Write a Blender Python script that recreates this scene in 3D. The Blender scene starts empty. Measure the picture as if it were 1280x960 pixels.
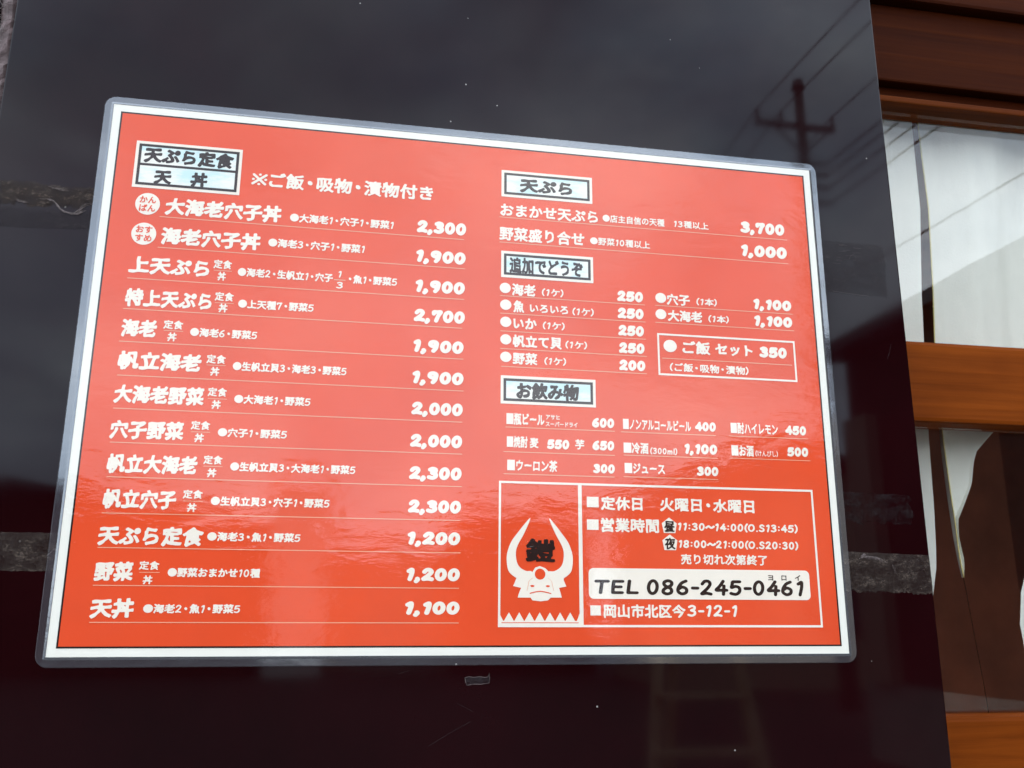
import bpy, bmesh, math, random
import numpy as np
from mathutils import Vector, Matrix

random.seed(7)
rng = np.random.default_rng(7)
R = math.radians
SC = bpy.context.scene
COL = SC.collection
Z0 = 1.69                      # height of the top edge of the paper above the street

# ---------------------------------------------------------------- camera
cam_d = bpy.data.cameras.new('camera')
cam = bpy.data.objects.new('camera', cam_d)
COL.objects.link(cam)
SC.camera = cam
C_pos = Vector((0.09794, -0.34406, Z0 - 0.19416))
fw = Vector((0.17404079, 0.95413227, 0.24360093)).normalized()
up = Vector((-0.047605, -0.23893493, 0.96986796))
rt = fw.cross(up).normalized()
up = rt.cross(fw).normalized()
cam.matrix_world = Matrix(((rt.x, up.x, -fw.x, C_pos.x), (rt.y, up.y, -fw.y, C_pos.y),
                           (rt.z, up.z, -fw.z, C_pos.z), (0, 0, 0, 1)))
cam_d.sensor_width = 36
cam_d.lens = 36 * 1130 / 1280
cam_d.clip_start = 0.01
cam_d.clip_end = 500
cam_d.dof.use_dof = True
cam_d.dof.focus_distance = 0.362
cam_d.dof.aperture_fstop = 29

# ---------------------------------------------------------------- sky and sun
SUN_EL, SUN_AZ = 58, 20        # behind the shop, so that its front stands in shade
W = bpy.data.worlds.new('World')
SC.world = W
W.use_nodes = True
nt = W.node_tree
nt.nodes.clear()
def N(t, kind, **kw):
    n = t.nodes.new(kind)
    for k, v in kw.items():
        if k in n.inputs: n.inputs[k].default_value = v
        else: setattr(n, k, v)
    return n
sky = N(nt, 'ShaderNodeTexSky', sky_type='NISHITA', sun_disc=False, sun_elevation=R(SUN_EL), sun_rotation=R(SUN_AZ))
tc = N(nt, 'ShaderNodeTexCoord')
mp = N(nt, 'ShaderNodeMapping'); mp.inputs['Scale'].default_value = (1, 1, 1.7)
nz = N(nt, 'ShaderNodeTexNoise', Scale=2.6, Detail=7, Roughness=.52, Distortion=.35)
cr = N(nt, 'ShaderNodeValToRGB')
cr.color_ramp.elements[0].position = .36; cr.color_ramp.elements[0].color = (.42, .42, .42, 1)
cr.color_ramp.elements[1].position = .60; cr.color_ramp.elements[1].color = (1, 1, 1, 1)
nz2 = N(nt, 'ShaderNodeTexNoise', Scale=4.3, Detail=6, Roughness=.55)
cr2 = N(nt, 'ShaderNodeValToRGB')
cr2.color_ramp.elements[0].position = .3; cr2.color_ramp.elements[0].color = (10.5, 12.6, 15.2, 1)
cr2.color_ramp.elements[1].position = .7; cr2.color_ramp.elements[1].color = (20.5, 21.3, 22.0, 1)
mx = N(nt, 'ShaderNodeMixRGB')
bg = N(nt, 'ShaderNodeBackground', Strength=.1)
ow = N(nt, 'ShaderNodeOutputWorld')
lk = nt.links.new
lk(tc.outputs['Generated'], mp.inputs[0]); lk(mp.outputs[0], nz.inputs[0]); lk(mp.outputs[0], nz2.inputs[0])
lk(nz.outputs[0], cr.inputs[0]); lk(nz2.outputs[0], cr2.inputs[0])
lk(cr.outputs[0], mx.inputs[0]); lk(sky.outputs[0], mx.inputs[1]); lk(cr2.outputs[0], mx.inputs[2])
lk(mx.outputs[0], bg.inputs[0]); lk(bg.outputs[0], ow.inputs[0])

sun_d = bpy.data.lights.new('sun', 'SUN')
sun_d.energy = 1.0; sun_d.angle = R(10); sun_d.color = (1, .95, .88)
sun = bpy.data.objects.new('sun', sun_d)
COL.objects.link(sun)
sd = Vector((math.sin(R(SUN_AZ)) * math.cos(R(SUN_EL)), math.cos(R(SUN_AZ)) * math.cos(R(SUN_EL)), math.sin(R(SUN_EL))))
sun.rotation_euler = sd.to_track_quat('Z', 'Y').to_euler()
sun.location = (0, 0, 12)

SC.view_settings.view_transform = 'Standard'
SC.view_settings.look = 'None'
SC.view_settings.exposure = 0.98
SC.view_settings.gamma = 1
SC.view_settings.use_curve_mapping = False
SC.cycles.max_bounces = 12
SC.cycles.transparent_max_bounces = 16
SC.cycles.glossy_bounces = 5

# ---------------------------------------------------------------- materials
def mat(name):
    m = bpy.data.materials.new(name); m.use_nodes = True
    return m, m.node_tree, m.node_tree.nodes['Principled BSDF']

def plain(name, col, rough=.6, spec=.5, var=.12, scale=30., bump=0., bscale=60., stretch=(1, 1, 1)):
    m, t, p = mat(name)
    p.inputs['Roughness'].default_value = rough
    p.inputs['Specular IOR Level'].default_value = spec
    tcn = N(t, 'ShaderNodeTexCoord'); mpn = N(t, 'ShaderNodeMapping'); mpn.inputs['Scale'].default_value = stretch
    n = N(t, 'ShaderNodeTexNoise', Scale=scale, Detail=5, Roughness=.6)
    t.links.new(tcn.outputs['Object'], mpn.inputs[0]); t.links.new(mpn.outputs[0], n.inputs[0])
    r = N(t, 'ShaderNodeValToRGB')
    a, b = r.color_ramp.elements
    a.position, b.position = .3, .7
    a.color = tuple(c * (1 - var) for c in col) + (1,)
    b.color = tuple(min(1, c * (1 + var)) for c in col) + (1,)
    t.links.new(n.outputs[0], r.inputs[0]); t.links.new(r.outputs[0], p.inputs['Base Color'])
    if bump:
        n2 = N(t, 'ShaderNodeTexNoise', Scale=bscale, Detail=4)
        t.links.new(mpn.outputs[0], n2.inputs[0])
        bp = N(t, 'ShaderNodeBump', Strength=bump, Distance=.001)
        t.links.new(n2.outputs[0], bp.inputs['Height']); t.links.new(bp.outputs[0], p.inputs['Normal'])
    return m

def schlick(t, f0, normal=None):
    g = N(t, 'ShaderNodeNewGeometry')
    d = N(t, 'ShaderNodeVectorMath', operation='DOT_PRODUCT')
    t.links.new(g.outputs['Incoming'], d.inputs[0]); t.links.new(normal or g.outputs['Normal'], d.inputs[1])
    a = N(t, 'ShaderNodeMath', operation='ABSOLUTE'); t.links.new(d.outputs['Value'], a.inputs[0])
    s = N(t, 'ShaderNodeMath', operation='SUBTRACT'); s.inputs[0].default_value = 1; t.links.new(a.outputs[0], s.inputs[1]); s.use_clamp = True
    q = N(t, 'ShaderNodeMath', operation='POWER'); q.inputs[1].default_value = 5; t.links.new(s.outputs[0], q.inputs[0])
    ml = N(t, 'ShaderNodeMath', operation='MULTIPLY_ADD'); ml.inputs[1].default_value = 1 - f0; ml.inputs[2].default_value = f0
    t.links.new(q.outputs[0], ml.inputs[0]); ml.use_clamp = True
    return ml.outputs[0]

def clear_film(name, f0, haze, haze_col, rough, wave, wave_scale, fine=0., tint=(1, 1, 1)):
    """Clear plastic or glass: what lies behind it, a mirror-like gloss and a little milkiness."""
    m, t, p = mat(name)
    t.nodes.remove(p)
    out = t.nodes['Material Output']
    tcn = N(t, 'ShaderNodeTexCoord')
    nrm = None
    if wave:
        mpn = N(t, 'ShaderNodeMapping'); mpn.inputs['Scale'].default_value = (1, 1, 2.2)
        n = N(t, 'ShaderNodeTexNoise', Scale=wave_scale, Detail=3, Roughness=.5, Distortion=.6)
        t.links.new(tcn.outputs['Object'], mpn.inputs[0]); t.links.new(mpn.outputs[0], n.inputs[0])
        bp = N(t, 'ShaderNodeBump', Strength=1, Distance=wave)
        t.links.new(n.outputs[0], bp.inputs['Height'])
        nrm = bp.outputs[0]
        if fine:
            n2 = N(t, 'ShaderNodeTexNoise', Scale=wave_scale * 6, Detail=4, Roughness=.6)
            t.links.new(mpn.outputs[0], n2.inputs[0])
            b2 = N(t, 'ShaderNodeBump', Strength=1, Distance=fine)
            t.links.new(n2.outputs[0], b2.inputs['Height']); t.links.new(nrm, b2.inputs['Normal'])
            nrm = b2.outputs[0]
    tr = N(t, 'ShaderNodeBsdfTransparent')
    gl = N(t, 'ShaderNodeBsdfGlossy', Roughness=rough); gl.inputs['Color'].default_value = tint + (1,)
    if nrm: t.links.new(nrm, gl.inputs['Normal'])
    base = tr.outputs[0]
    if haze:
        df = N(t, 'ShaderNodeBsdfDiffuse'); df.inputs['Color'].default_value = haze_col + (1,)
        mh = N(t, 'ShaderNodeMixShader'); mh.inputs[0].default_value = haze
        t.links.new(tr.outputs[0], mh.inputs[1]); t.links.new(df.outputs[0], mh.inputs[2])
        base = mh.outputs[0]
    ms = N(t, 'ShaderNodeMixShader')
    t.links.new(schlick(t, f0, nrm), ms.inputs[0])
    t.links.new(base, ms.inputs[1]); t.links.new(gl.outputs[0], ms.inputs[2])
    t.links.new(ms.outputs[0], out.inputs[0])
    return m

def stone_mat(name, col, level):
    m, t, p = mat(name)
    tcn = N(t, 'ShaderNodeTexCoord')
    n = N(t, 'ShaderNodeTexNoise', Scale=11, Detail=6, Roughness=.6)
    t.links.new(tcn.outputs['Object'], n.inputs[0])
    r = N(t, 'ShaderNodeValToRGB')
    r.color_ramp.elements[0].position = .3; r.color_ramp.elements[0].color = tuple(c * .7 for c in col) + (1,)
    r.color_ramp.elements[1].position = .72; r.color_ramp.elements[1].color = tuple(c * 1.35 for c in col) + (1,)
    t.links.new(n.outputs[0], r.inputs[0])
    # dust specks
    v = N(t, 'ShaderNodeTexVoronoi', Scale=150)
    t.links.new(tcn.outputs['Object'], v.inputs['Vector'])
    lt = N(t, 'ShaderNodeMath', operation='LESS_THAN'); lt.inputs[1].default_value = .05
    t.links.new(v.outputs['Distance'], lt.inputs[0])
    sp = N(t, 'ShaderNodeSeparateColor'); t.links.new(v.outputs['Color'], sp.inputs[0])
    lt2 = N(t, 'ShaderNodeMath', operation='LESS_THAN'); lt2.inputs[1].default_value = .08
    t.links.new(sp.outputs[0], lt2.inputs[0])
    mu = N(t, 'ShaderNodeMath', operation='MULTIPLY'); t.links.new(lt.outputs[0], mu.inputs[0]); t.links.new(lt2.outputs[0], mu.inputs[1])
    mc = N(t, 'ShaderNodeMixRGB'); mc.inputs[2].default_value = (.32, .30, .28, 1)
    t.links.new(mu.outputs[0], mc.inputs[0]); t.links.new(r.outputs[0], mc.inputs[1]); t.links.new(mc.outputs[0], p.inputs['Base Color'])
    # wiped, slightly greasy gloss
    n2 = N(t, 'ShaderNodeTexNoise', Scale=5, Detail=7, Roughness=.65, Distortion=1.)
    t.links.new(tcn.outputs['Object'], n2.inputs[0])
    mr = N(t, 'ShaderNodeMapRange'); mr.inputs['From Min'].default_value = .35; mr.inputs['From Max'].default_value = .7
    mr.inputs['To Min'].default_value = .02; mr.inputs['To Max'].default_value = .09
    t.links.new(n2.outputs[0], mr.inputs[0]); t.links.new(mr.outputs[0], p.inputs['Roughness'])
    p.inputs['Specular IOR Level'].default_value = level
    p.inputs['Specular Tint'].default_value = (.78, .92, 1.0, 1)
    n3 = N(t, 'ShaderNodeTexNoise', Scale=3.2, Detail=2)
    t.links.new(tcn.outputs['Object'], n3.inputs[0])
    bp = N(t, 'ShaderNodeBump', Strength=1, Distance=.00045)
    t.links.new(n3.outputs[0], bp.inputs['Height']); t.links.new(bp.outputs[0], p.inputs['Normal'])
    return m

def wood_mat(name, dark, light, axis='x', rough=.3, coat=.4, scale=1.):
    m, t, p = mat(name)
    tcn = N(t, 'ShaderNodeTexCoord'); mpn = N(t, 'ShaderNodeMapping')
    s = (4, 120, 120) if axis == 'x' else (55, 55, 3)
    mpn.inputs['Scale'].default_value = tuple(q * scale for q in s)
    t.links.new(tcn.outputs['Object'], mpn.inputs[0])
    n = N(t, 'ShaderNodeTexNoise', Scale=1.6, Detail=8, Roughness=.62, Distortion=.5)
    t.links.new(mpn.outputs[0], n.inputs[0])
    r = N(t, 'ShaderNodeValToRGB')
    r.color_ramp.elements[0].position = .32; r.color_ramp.elements[0].color = dark + (1,)
    r.color_ramp.elements[1].position = .68; r.color_ramp.elements[1].color = light + (1,)
    t.links.new(n.outputs[0], r.inputs[0])
    mp2 = N(t, 'ShaderNodeMapping'); mp2.inputs['Scale'].default_value = (14, 30, 30)
    n2 = N(t, 'ShaderNodeTexNoise', Scale=1.4, Detail=4)
    t.links.new(tcn.outputs['Object'], mp2.inputs[0]); t.links.new(mp2.outputs[0], n2.inputs[0])
    mm = N(t, 'ShaderNodeMixRGB', blend_type='MULTIPLY'); mm.inputs[0].default_value = .55
    r2 = N(t, 'ShaderNodeValToRGB')
    r2.color_ramp.elements[0].position = .3; r2.color_ramp.elements[0].color = (.62, .55, .48, 1)
    r2.color_ramp.elements[1].position = .65; r2.color_ramp.elements[1].color = (1, 1, 1, 1)
    t.links.new(n2.outputs[0], r2.inputs[0]); t.links.new(r.outputs[0], mm.inputs[1]); t.links.new(r2.outputs[0], mm.inputs[2])
    t.links.new(mm.outputs[0], p.inputs['Base Color'])
    p.inputs['Roughness'].default_value = rough
    p.inputs['Coat Weight'].default_value = coat; p.inputs['Coat Roughness'].default_value = .18
    p.inputs['Specular IOR Level'].default_value = .05
    bp = N(t, 'ShaderNodeBump', Strength=.35, Distance=.0006)
    t.links.new(n.outputs[0], bp.inputs['Height']); t.links.new(bp.outputs[0], p.inputs['Normal'])
    return m

def residue_mat(name, dark, light, dens):
    """Old glue: dark film, crackled and dusty, letting the stone through in places."""
    m, t, p = mat(name)
    out = t.nodes['Material Output']
    tcn = N(t, 'ShaderNodeTexCoord'); mpn = N(t, 'ShaderNodeMapping'); mpn.inputs['Scale'].default_value = (1, 1, 1.9)
    t.links.new(tcn.outputs['Object'], mpn.inputs[0])
    nw = N(t, 'ShaderNodeTexNoise', Scale=150, Detail=3)
    t.links.new(mpn.outputs[0], nw.inputs[0])
    ad = N(t, 'ShaderNodeMixRGB', blend_type='LINEAR_LIGHT'); ad.inputs[0].default_value = .012
    t.links.new(mpn.outputs[0], ad.inputs[1]); t.links.new(nw.outputs['Color'], ad.inputs[2])
    v = N(t, 'ShaderNodeTexVoronoi', Scale=800, feature='DISTANCE_TO_EDGE')
    t.links.new(ad.outputs[0], v.inputs['Vector'])
    rg = N(t, 'ShaderNodeValToRGB')
    rg.color_ramp.elements[0].position = .0; rg.color_ramp.elements[0].color = (1, 1, 1, 1)
    rg.color_ramp.elements[1].position = .07; rg.color_ramp.elements[1].color = (0, 0, 0, 1)
    t.links.new(v.outputs['Distance'], rg.inputs[0])
    n = N(t, 'ShaderNodeTexNoise', Scale=1500, Detail=6, Roughness=.8)
    t.links.new(mpn.outputs[0], n.inputs[0])
    n2 = N(t, 'ShaderNodeTexNoise', Scale=130, Detail=8, Roughness=.72)
    t.links.new(mpn.outputs[0], n2.inputs[0])
    r2 = N(t, 'ShaderNodeValToRGB')
    r2.color_ramp.elements[0].position = .48; r2.color_ramp.elements[1].position = .66
    t.links.new(n2.outputs[0], r2.inputs[0])
    mu = N(t, 'ShaderNodeMixRGB', blend_type='MULTIPLY'); mu.inputs[0].default_value = 1
    t.links.new(rg.outputs[0], mu.inputs[1]); t.links.new(r2.outputs[0], mu.inputs[2])
    rn = N(t, 'ShaderNodeValToRGB')
    rn.color_ramp.elements[0].position = .54; rn.color_ramp.elements[1].position = .74
    t.links.new(n.outputs[0], rn.inputs[0])
    mxx = N(t, 'ShaderNodeMixRGB', blend_type='LIGHTEN'); mxx.inputs[0].default_value = 1
    sc_ = N(t, 'ShaderNodeMixRGB', blend_type='MULTIPLY'); sc_.inputs[0].default_value = 1; sc_.inputs[2].default_value = (.9, .9, .9, 1)
    t.links.new(rn.outputs[0], sc_.inputs[1])
    t.links.new(mu.outputs[0], mxx.inputs[1]); t.links.new(sc_.outputs[0], mxx.inputs[2])
    c = N(t, 'ShaderNodeMixRGB'); c.inputs[1].default_value = dark + (1,); c.inputs[2].default_value = light + (1,)
    t.links.new(mxx.outputs[0], c.inputs[0]); t.links.new(c.outputs[0], p.inputs['Base Color'])
    p.inputs['Roughness'].default_value = .38
    p.inputs['Specular IOR Level'].default_value = .25
    bp = N(t, 'ShaderNodeBump', Strength=1, Distance=.0007)
    t.links.new(n.outputs[0], bp.inputs['Height']); t.links.new(bp.outputs[0], p.inputs['Normal'])
    tr = N(t, 'ShaderNodeBsdfTransparent')
    al = N(t, 'ShaderNodeMapRange'); al.inputs['From Min'].default_value = .3; al.inputs['From Max'].default_value = .6
    al.inputs['To Min'].default_value = dens - .35; al.inputs['To Max'].default_value = dens + .2; al.clamp = True
    t.links.new(n2.outputs[0], al.inputs[0])
    mxa = N(t, 'ShaderNodeMath', operation='MAXIMUM'); t.links.new(al.outputs[0], mxa.inputs[0]); t.links.new(mxx.outputs[0], mxa.inputs[1]); mxa.use_clamp = True
    ms = N(t, 'ShaderNodeMixShader')
    t.links.new(mxa.outputs[0], ms.inputs[0]); t.links.new(tr.outputs[0], ms.inputs[1]); t.links.new(p.outputs[0], ms.inputs[2])
    t.links.new(ms.outputs[0], out.inputs[0])
    return m

def plate_mat(name):
    """White print with a pale blue brushed wash."""
    m, t, p = mat(name)
    tcn = N(t, 'ShaderNodeTexCoord'); mpn = N(t, 'ShaderNodeMapping'); mpn.inputs['Scale'].default_value = (38, 1, 95)
    mpn.inputs['Rotation'].default_value = (0, R(-14), 0)
    t.links.new(tcn.outputs['Object'], mpn.inputs[0])
    n = N(t, 'ShaderNodeTexNoise', Scale=1.5, Detail=6, Roughness=.65)
    t.links.new(mpn.outputs[0], n.inputs[0])
    r = N(t, 'ShaderNodeValToRGB')
    r.color_ramp.elements[0].position = .44; r.color_ramp.elements[0].color = (.87, .845, .76, 1)
    r.color_ramp.elements[1].position = .60; r.color_ramp.elements[1].color = (.60, .79, .80, 1)
    t.links.new(n.outputs[0], r.inputs[0]); t.links.new(r.outputs[0], p.inputs['Base Color'])
    p.inputs['Roughness'].default_value = .7; p.inputs['Specular IOR Level'].default_value = 0
    return m

def cloth_mat(name, col):
    m, t, p = mat(name)
    tcn = N(t, 'ShaderNodeTexCoord'); mpn = N(t, 'ShaderNodeMapping'); mpn.inputs['Scale'].default_value = (1, 1, .35)
    t.links.new(tcn.outputs['Object'], mpn.inputs[0])
    n = N(t, 'ShaderNodeTexNoise', Scale=40, Detail=5, Roughness=.6)
    t.links.new(mpn.outputs[0], n.inputs[0])
    r = N(t, 'ShaderNodeValToRGB')
    r.color_ramp.elements[0].position = .3; r.color_ramp.elements[0].color = tuple(c * .88 for c in col) + (1,)
    r.color_ramp.elements[1].position = .7; r.color_ramp.elements[1].color = col + (1,)
    t.links.new(n.outputs[0], r.inputs[0]); t.links.new(r.outputs[0], p.inputs['Base Color'])
    p.inputs['Roughness'].default_value = .9; p.inputs['Specular IOR Level'].default_value = .1
    w = N(t, 'ShaderNodeTexNoise', Scale=900, Detail=1)
    t.links.new(tcn.outputs['Object'], w.inputs[0])
    bp = N(t, 'ShaderNodeBump', Strength=.3, Distance=.0003)
    t.links.new(w.outputs[0], bp.inputs['Height']); t.links.new(bp.outputs[0], p.inputs['Normal'])
    return m

M = {}
M['paper'] = plain('paper white', (.88, .855, .765), .75, 0, .015, 60)
M['red'] = plain('red print', (.80, .086, .028), .75, 0, .05, 26)
M['ink'] = plain('black print', (.030, .016, .014), .7, 0, .15, 60)
M['cream'] = plain('cream print', (.90, .81, .69), .75, 0, .02, 60)
M['rule'] = plain('pink hairline print', (.82, .42, .27), .75, 0, .04, 60)
M['plate'] = plate_mat('pale blue washed print')
M['film'] = clear_film('laminate over print', .046, 0, (.8, .8, .8), .03, .00010, 55, .000020)
M['margin'] = clear_film('laminate margin', .15, .045, (.62, .62, .74), .06, .00005, 30, 0, (.86, .93, 1))
M['bead'] = clear_film('laminate edge', .14, .14, (.72, .76, .82), .12, .0001, 60, 0, (.86, .93, 1))
M['stone'] = stone_mat('polished dark maroon stone', (.0105, .0009, .0016), .215)
M['grout'] = plain('dusty sealant', (.13, .09, .09), .6, .4, .5, 160, .9, 240)
M['residue'] = residue_mat('crackled glue', (.032, .018, .014), (.36, .28, .22), .58)
M['residue_thin'] = residue_mat('thin glue', (.024, .016, .020), (.20, .17, .17), .30)
M['residue_faint'] = residue_mat('faint glue', (.016, .010, .012), (.09, .075, .075), .10)
M['scratch'] = plain('scratch dust', (.055, .038, .04), .6, .3, .3, 300)
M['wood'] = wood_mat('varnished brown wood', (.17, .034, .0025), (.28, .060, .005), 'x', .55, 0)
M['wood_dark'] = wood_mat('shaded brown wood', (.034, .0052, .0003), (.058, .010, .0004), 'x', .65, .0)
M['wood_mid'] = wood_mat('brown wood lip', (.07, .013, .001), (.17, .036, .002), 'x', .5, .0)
M['glass'] = clear_film('window glass', .036, 0, (1, 1, 1), 0, .00010, 4)
M['cloth'] = cloth_mat('white cotton', (.77, .77, .68))
M['hem'] = plain('yellowed hem', (.62, .52, .20), .8, .1, .2, 90)
M['room'] = plain('dark brown room wall', (.38, .11, .05), .8, .2, .25, 6)
M['asphalt'] = plain('asphalt', (.055, .054, .052), .9, .3, .25, 8, .6, 40)
M['plaster'] = plain('white plaster', (.72, .70, .66), .8, .2, .06, 3)
M['beige'] = plain('beige render', (.33, .27, .20), .8, .2, .12, 3)
M['siding'] = plain('dark brown siding', (.045, .026, .020), .8, .2, .3, 3)
M['tile'] = plain('dark roof tile', (.05, .05, .055), .6, .4, .3, 6)
M['concrete'] = plain('concrete', (.30, .31, .27), .85, .2, .15, 5)
M['pole'] = plain('weathered concrete pole', (.10, .095, .09), .85, .2, .2, 6)
M['steel'] = plain('dark galvanised steel', (.06, .06, .06), .6, .4, .2, 20)
M['cable'] = plain('black cable', (.012, .012, .012), .6, .3, .1, 20)
M['pane'] = plain('dark window', (.02, .024, .028), .08, .5, .1, 2)
M['pale_wood'] = wood_mat('pale raw wood', (.50, .38, .24), (.74, .60, .42), 'z', .7, 0, .2)
M['wallbase'] = plain('dark mortar render', (.06, .05, .045), .9, .2, .2, 10)

# ---------------------------------------------------------------- builders
class MB:
    def __init__(s): s.v = []; s.f = []
    def add(s, vs, fs):
        b = len(s.v); s.v += [tuple(map(float, p)) for p in vs]; s.f += [tuple(b + i for i in f) for f in fs]
        return s
    def box(s, x0, x1, y0, y1, z0, z1):
        return s.add([(x0, y0, z0), (x1, y0, z0), (x1, y1, z0), (x0, y1, z0), (x0, y0, z1), (x1, y0, z1), (x1, y1, z1), (x0, y1, z1)],
                     [(0, 3, 2, 1), (4, 5, 6, 7), (0, 1, 5, 4), (1, 2, 6, 5), (2, 3, 7, 6), (3, 0, 4, 7)])
    def bar(s, a, b, w, d=None):
        a, b = Vector(a), Vector(b); d = d or w
        ax = (b - a).normalized(); t = Vector((0, 0, 1)) if abs(ax.z) < .9 else Vector((0, 1, 0))
        u = ax.cross(t).normalized(); w2 = u.cross(ax).normalized()
        vs = [p + u * (i * w / 2) + w2 * (j * d / 2) for p in (a, b) for i, j in ((-1, -1), (1, -1), (1, 1), (-1, 1))]
        return s.add(vs, [(0, 1, 2, 3), (7, 6, 5, 4), (0, 4, 5, 1), (1, 5, 6, 2), (2, 6, 7, 3), (3, 7, 4, 0)])
    def tube(s, pts, r, n=8, r2=None):
        pts = [Vector(p) for p in pts]; r2 = r if r2 is None else r2
        vs = []; L = len(pts)
        for i, p in enumerate(pts):
            ax = (pts[min(i + 1, L - 1)] - pts[max(i - 1, 0)]).normalized()
            t = Vector((0, 0, 1)) if abs(ax.z) < .9 else Vector((0, 1, 0))
            u = ax.cross(t).normalized(); w = u.cross(ax).normalized()
            q = r[i] if isinstance(r, (list, tuple)) else r + (r2 - r) * i / (L - 1)
            vs += [p + (u * math.cos(2 * math.pi * k / n) + w * math.sin(2 * math.pi * k / n)) * q for k in range(n)]
        fs = [(i * n + k, i * n + (k + 1) % n, (i + 1) * n + (k + 1) % n, (i + 1) * n + k) for i in range(L - 1) for k in range(n)]
        fs += [tuple(range(n - 1, -1, -1)), tuple((L - 1) * n + k for k in range(n))]
        return s.add(vs, fs)
    def prism(s, poly, y0, y1):
        """poly of (x, z), extruded along y."""
        n = len(poly)
        vs = [(x, y0, z) for x, z in poly] + [(x, y1, z) for x, z in poly]
        fs = [tuple(range(n)), tuple(range(2 * n - 1, n - 1, -1))] + [(i, (i + 1) % n, n + (i + 1) % n, n + i) for i in range(n)]
        return s.add(vs, fs)
    def build(s, name, m, parent=None, bevel=0., smooth=False):
        me = bpy.data.meshes.new(name); me.from_pydata(s.v, [], s.f)
        if bevel or smooth or len(s.f) < 4000:
            bm = bmesh.new(); bm.from_mesh(me)
            if len(s.f) < 4000: bmesh.ops.recalc_face_normals(bm, faces=bm.faces)
            if bevel: bmesh.ops.bevel(bm, geom=list(bm.edges), offset=bevel, segments=2, affect='EDGES', profile=.6)
            bm.to_mesh(me); bm.free()
        if smooth:
            for p in me.polygons: p.use_smooth = True
        me.materials.append(m)
        o = bpy.data.objects.new(name, me); COL.objects.link(o)
        if parent:
            o.parent = parent; o.matrix_parent_inverse = Matrix.Translation(-parent.location)
        return o

def thing(name, loc, label, cat, group=None):
    o = bpy.data.objects.new(name, None); COL.objects.link(o); o.location = loc
    o.empty_display_size = .05
    o['label'] = label; o['category'] = cat
    if group: o['group'] = group
    return o
def tag(o, label, cat, group=None):
    o['label'] = label; o['category'] = cat
    if group: o['group'] = group
    return o
def struct(o): o['kind'] = 'structure'; return o
def S(X, Y, d):
    """sheet millimetres (right, down, out of the wall) to world"""
    return (X / 1000, -d / 1000, Z0 - Y / 1000)
def flat(polys, d, name, m, parent, holes=None):
    mb = MB()
    for poly in polys:
        mb.add([S(x, y, d) for x, y in poly], [tuple(range(len(poly) - 1, -1, -1))])
    me = bpy.data.meshes.new(name); me.from_pydata(mb.v, [], mb.f); me.materials.append(m)
    o = bpy.data.objects.new(name, me); COL.objects.link(o)
    if parent: o.parent = parent; o.matrix_parent_inverse = Matrix.Translation(-parent.location)
    return o
def rect(x0, y0, x1, y1): return [(x0, y0), (x1, y0), (x1, y1), (x0, y1)]
def frame(x0, y0, x1, y1, w):
    return [rect(x0, y0, x1, y0 + w), rect(x0, y1 - w, x1, y1), rect(x0, y0 + w, x0 + w, y1 - w), rect(x1 - w, y0 + w, x1, y1 - w)]
def rrect(x0, y0, x1, y1, r, n=8):
    out = []
    for cx, cy, a0 in ((x1 - r, y0 + r, -90), (x1 - r, y1 - r, 0), (x0 + r, y1 - r, 90), (x0 + r, y0 + r, 180)):
        for k in range(n + 1):
            a = R(a0 + 90 * k / n); out.append((cx + r * math.cos(a), cy + r * math.sin(a)))
    return out
def circ(cx, cy, r, n=28): return [(cx + r * math.cos(2 * math.pi * k / n), cy + r * math.sin(2 * math.pi * k / n)) for k in range(n)]

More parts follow.
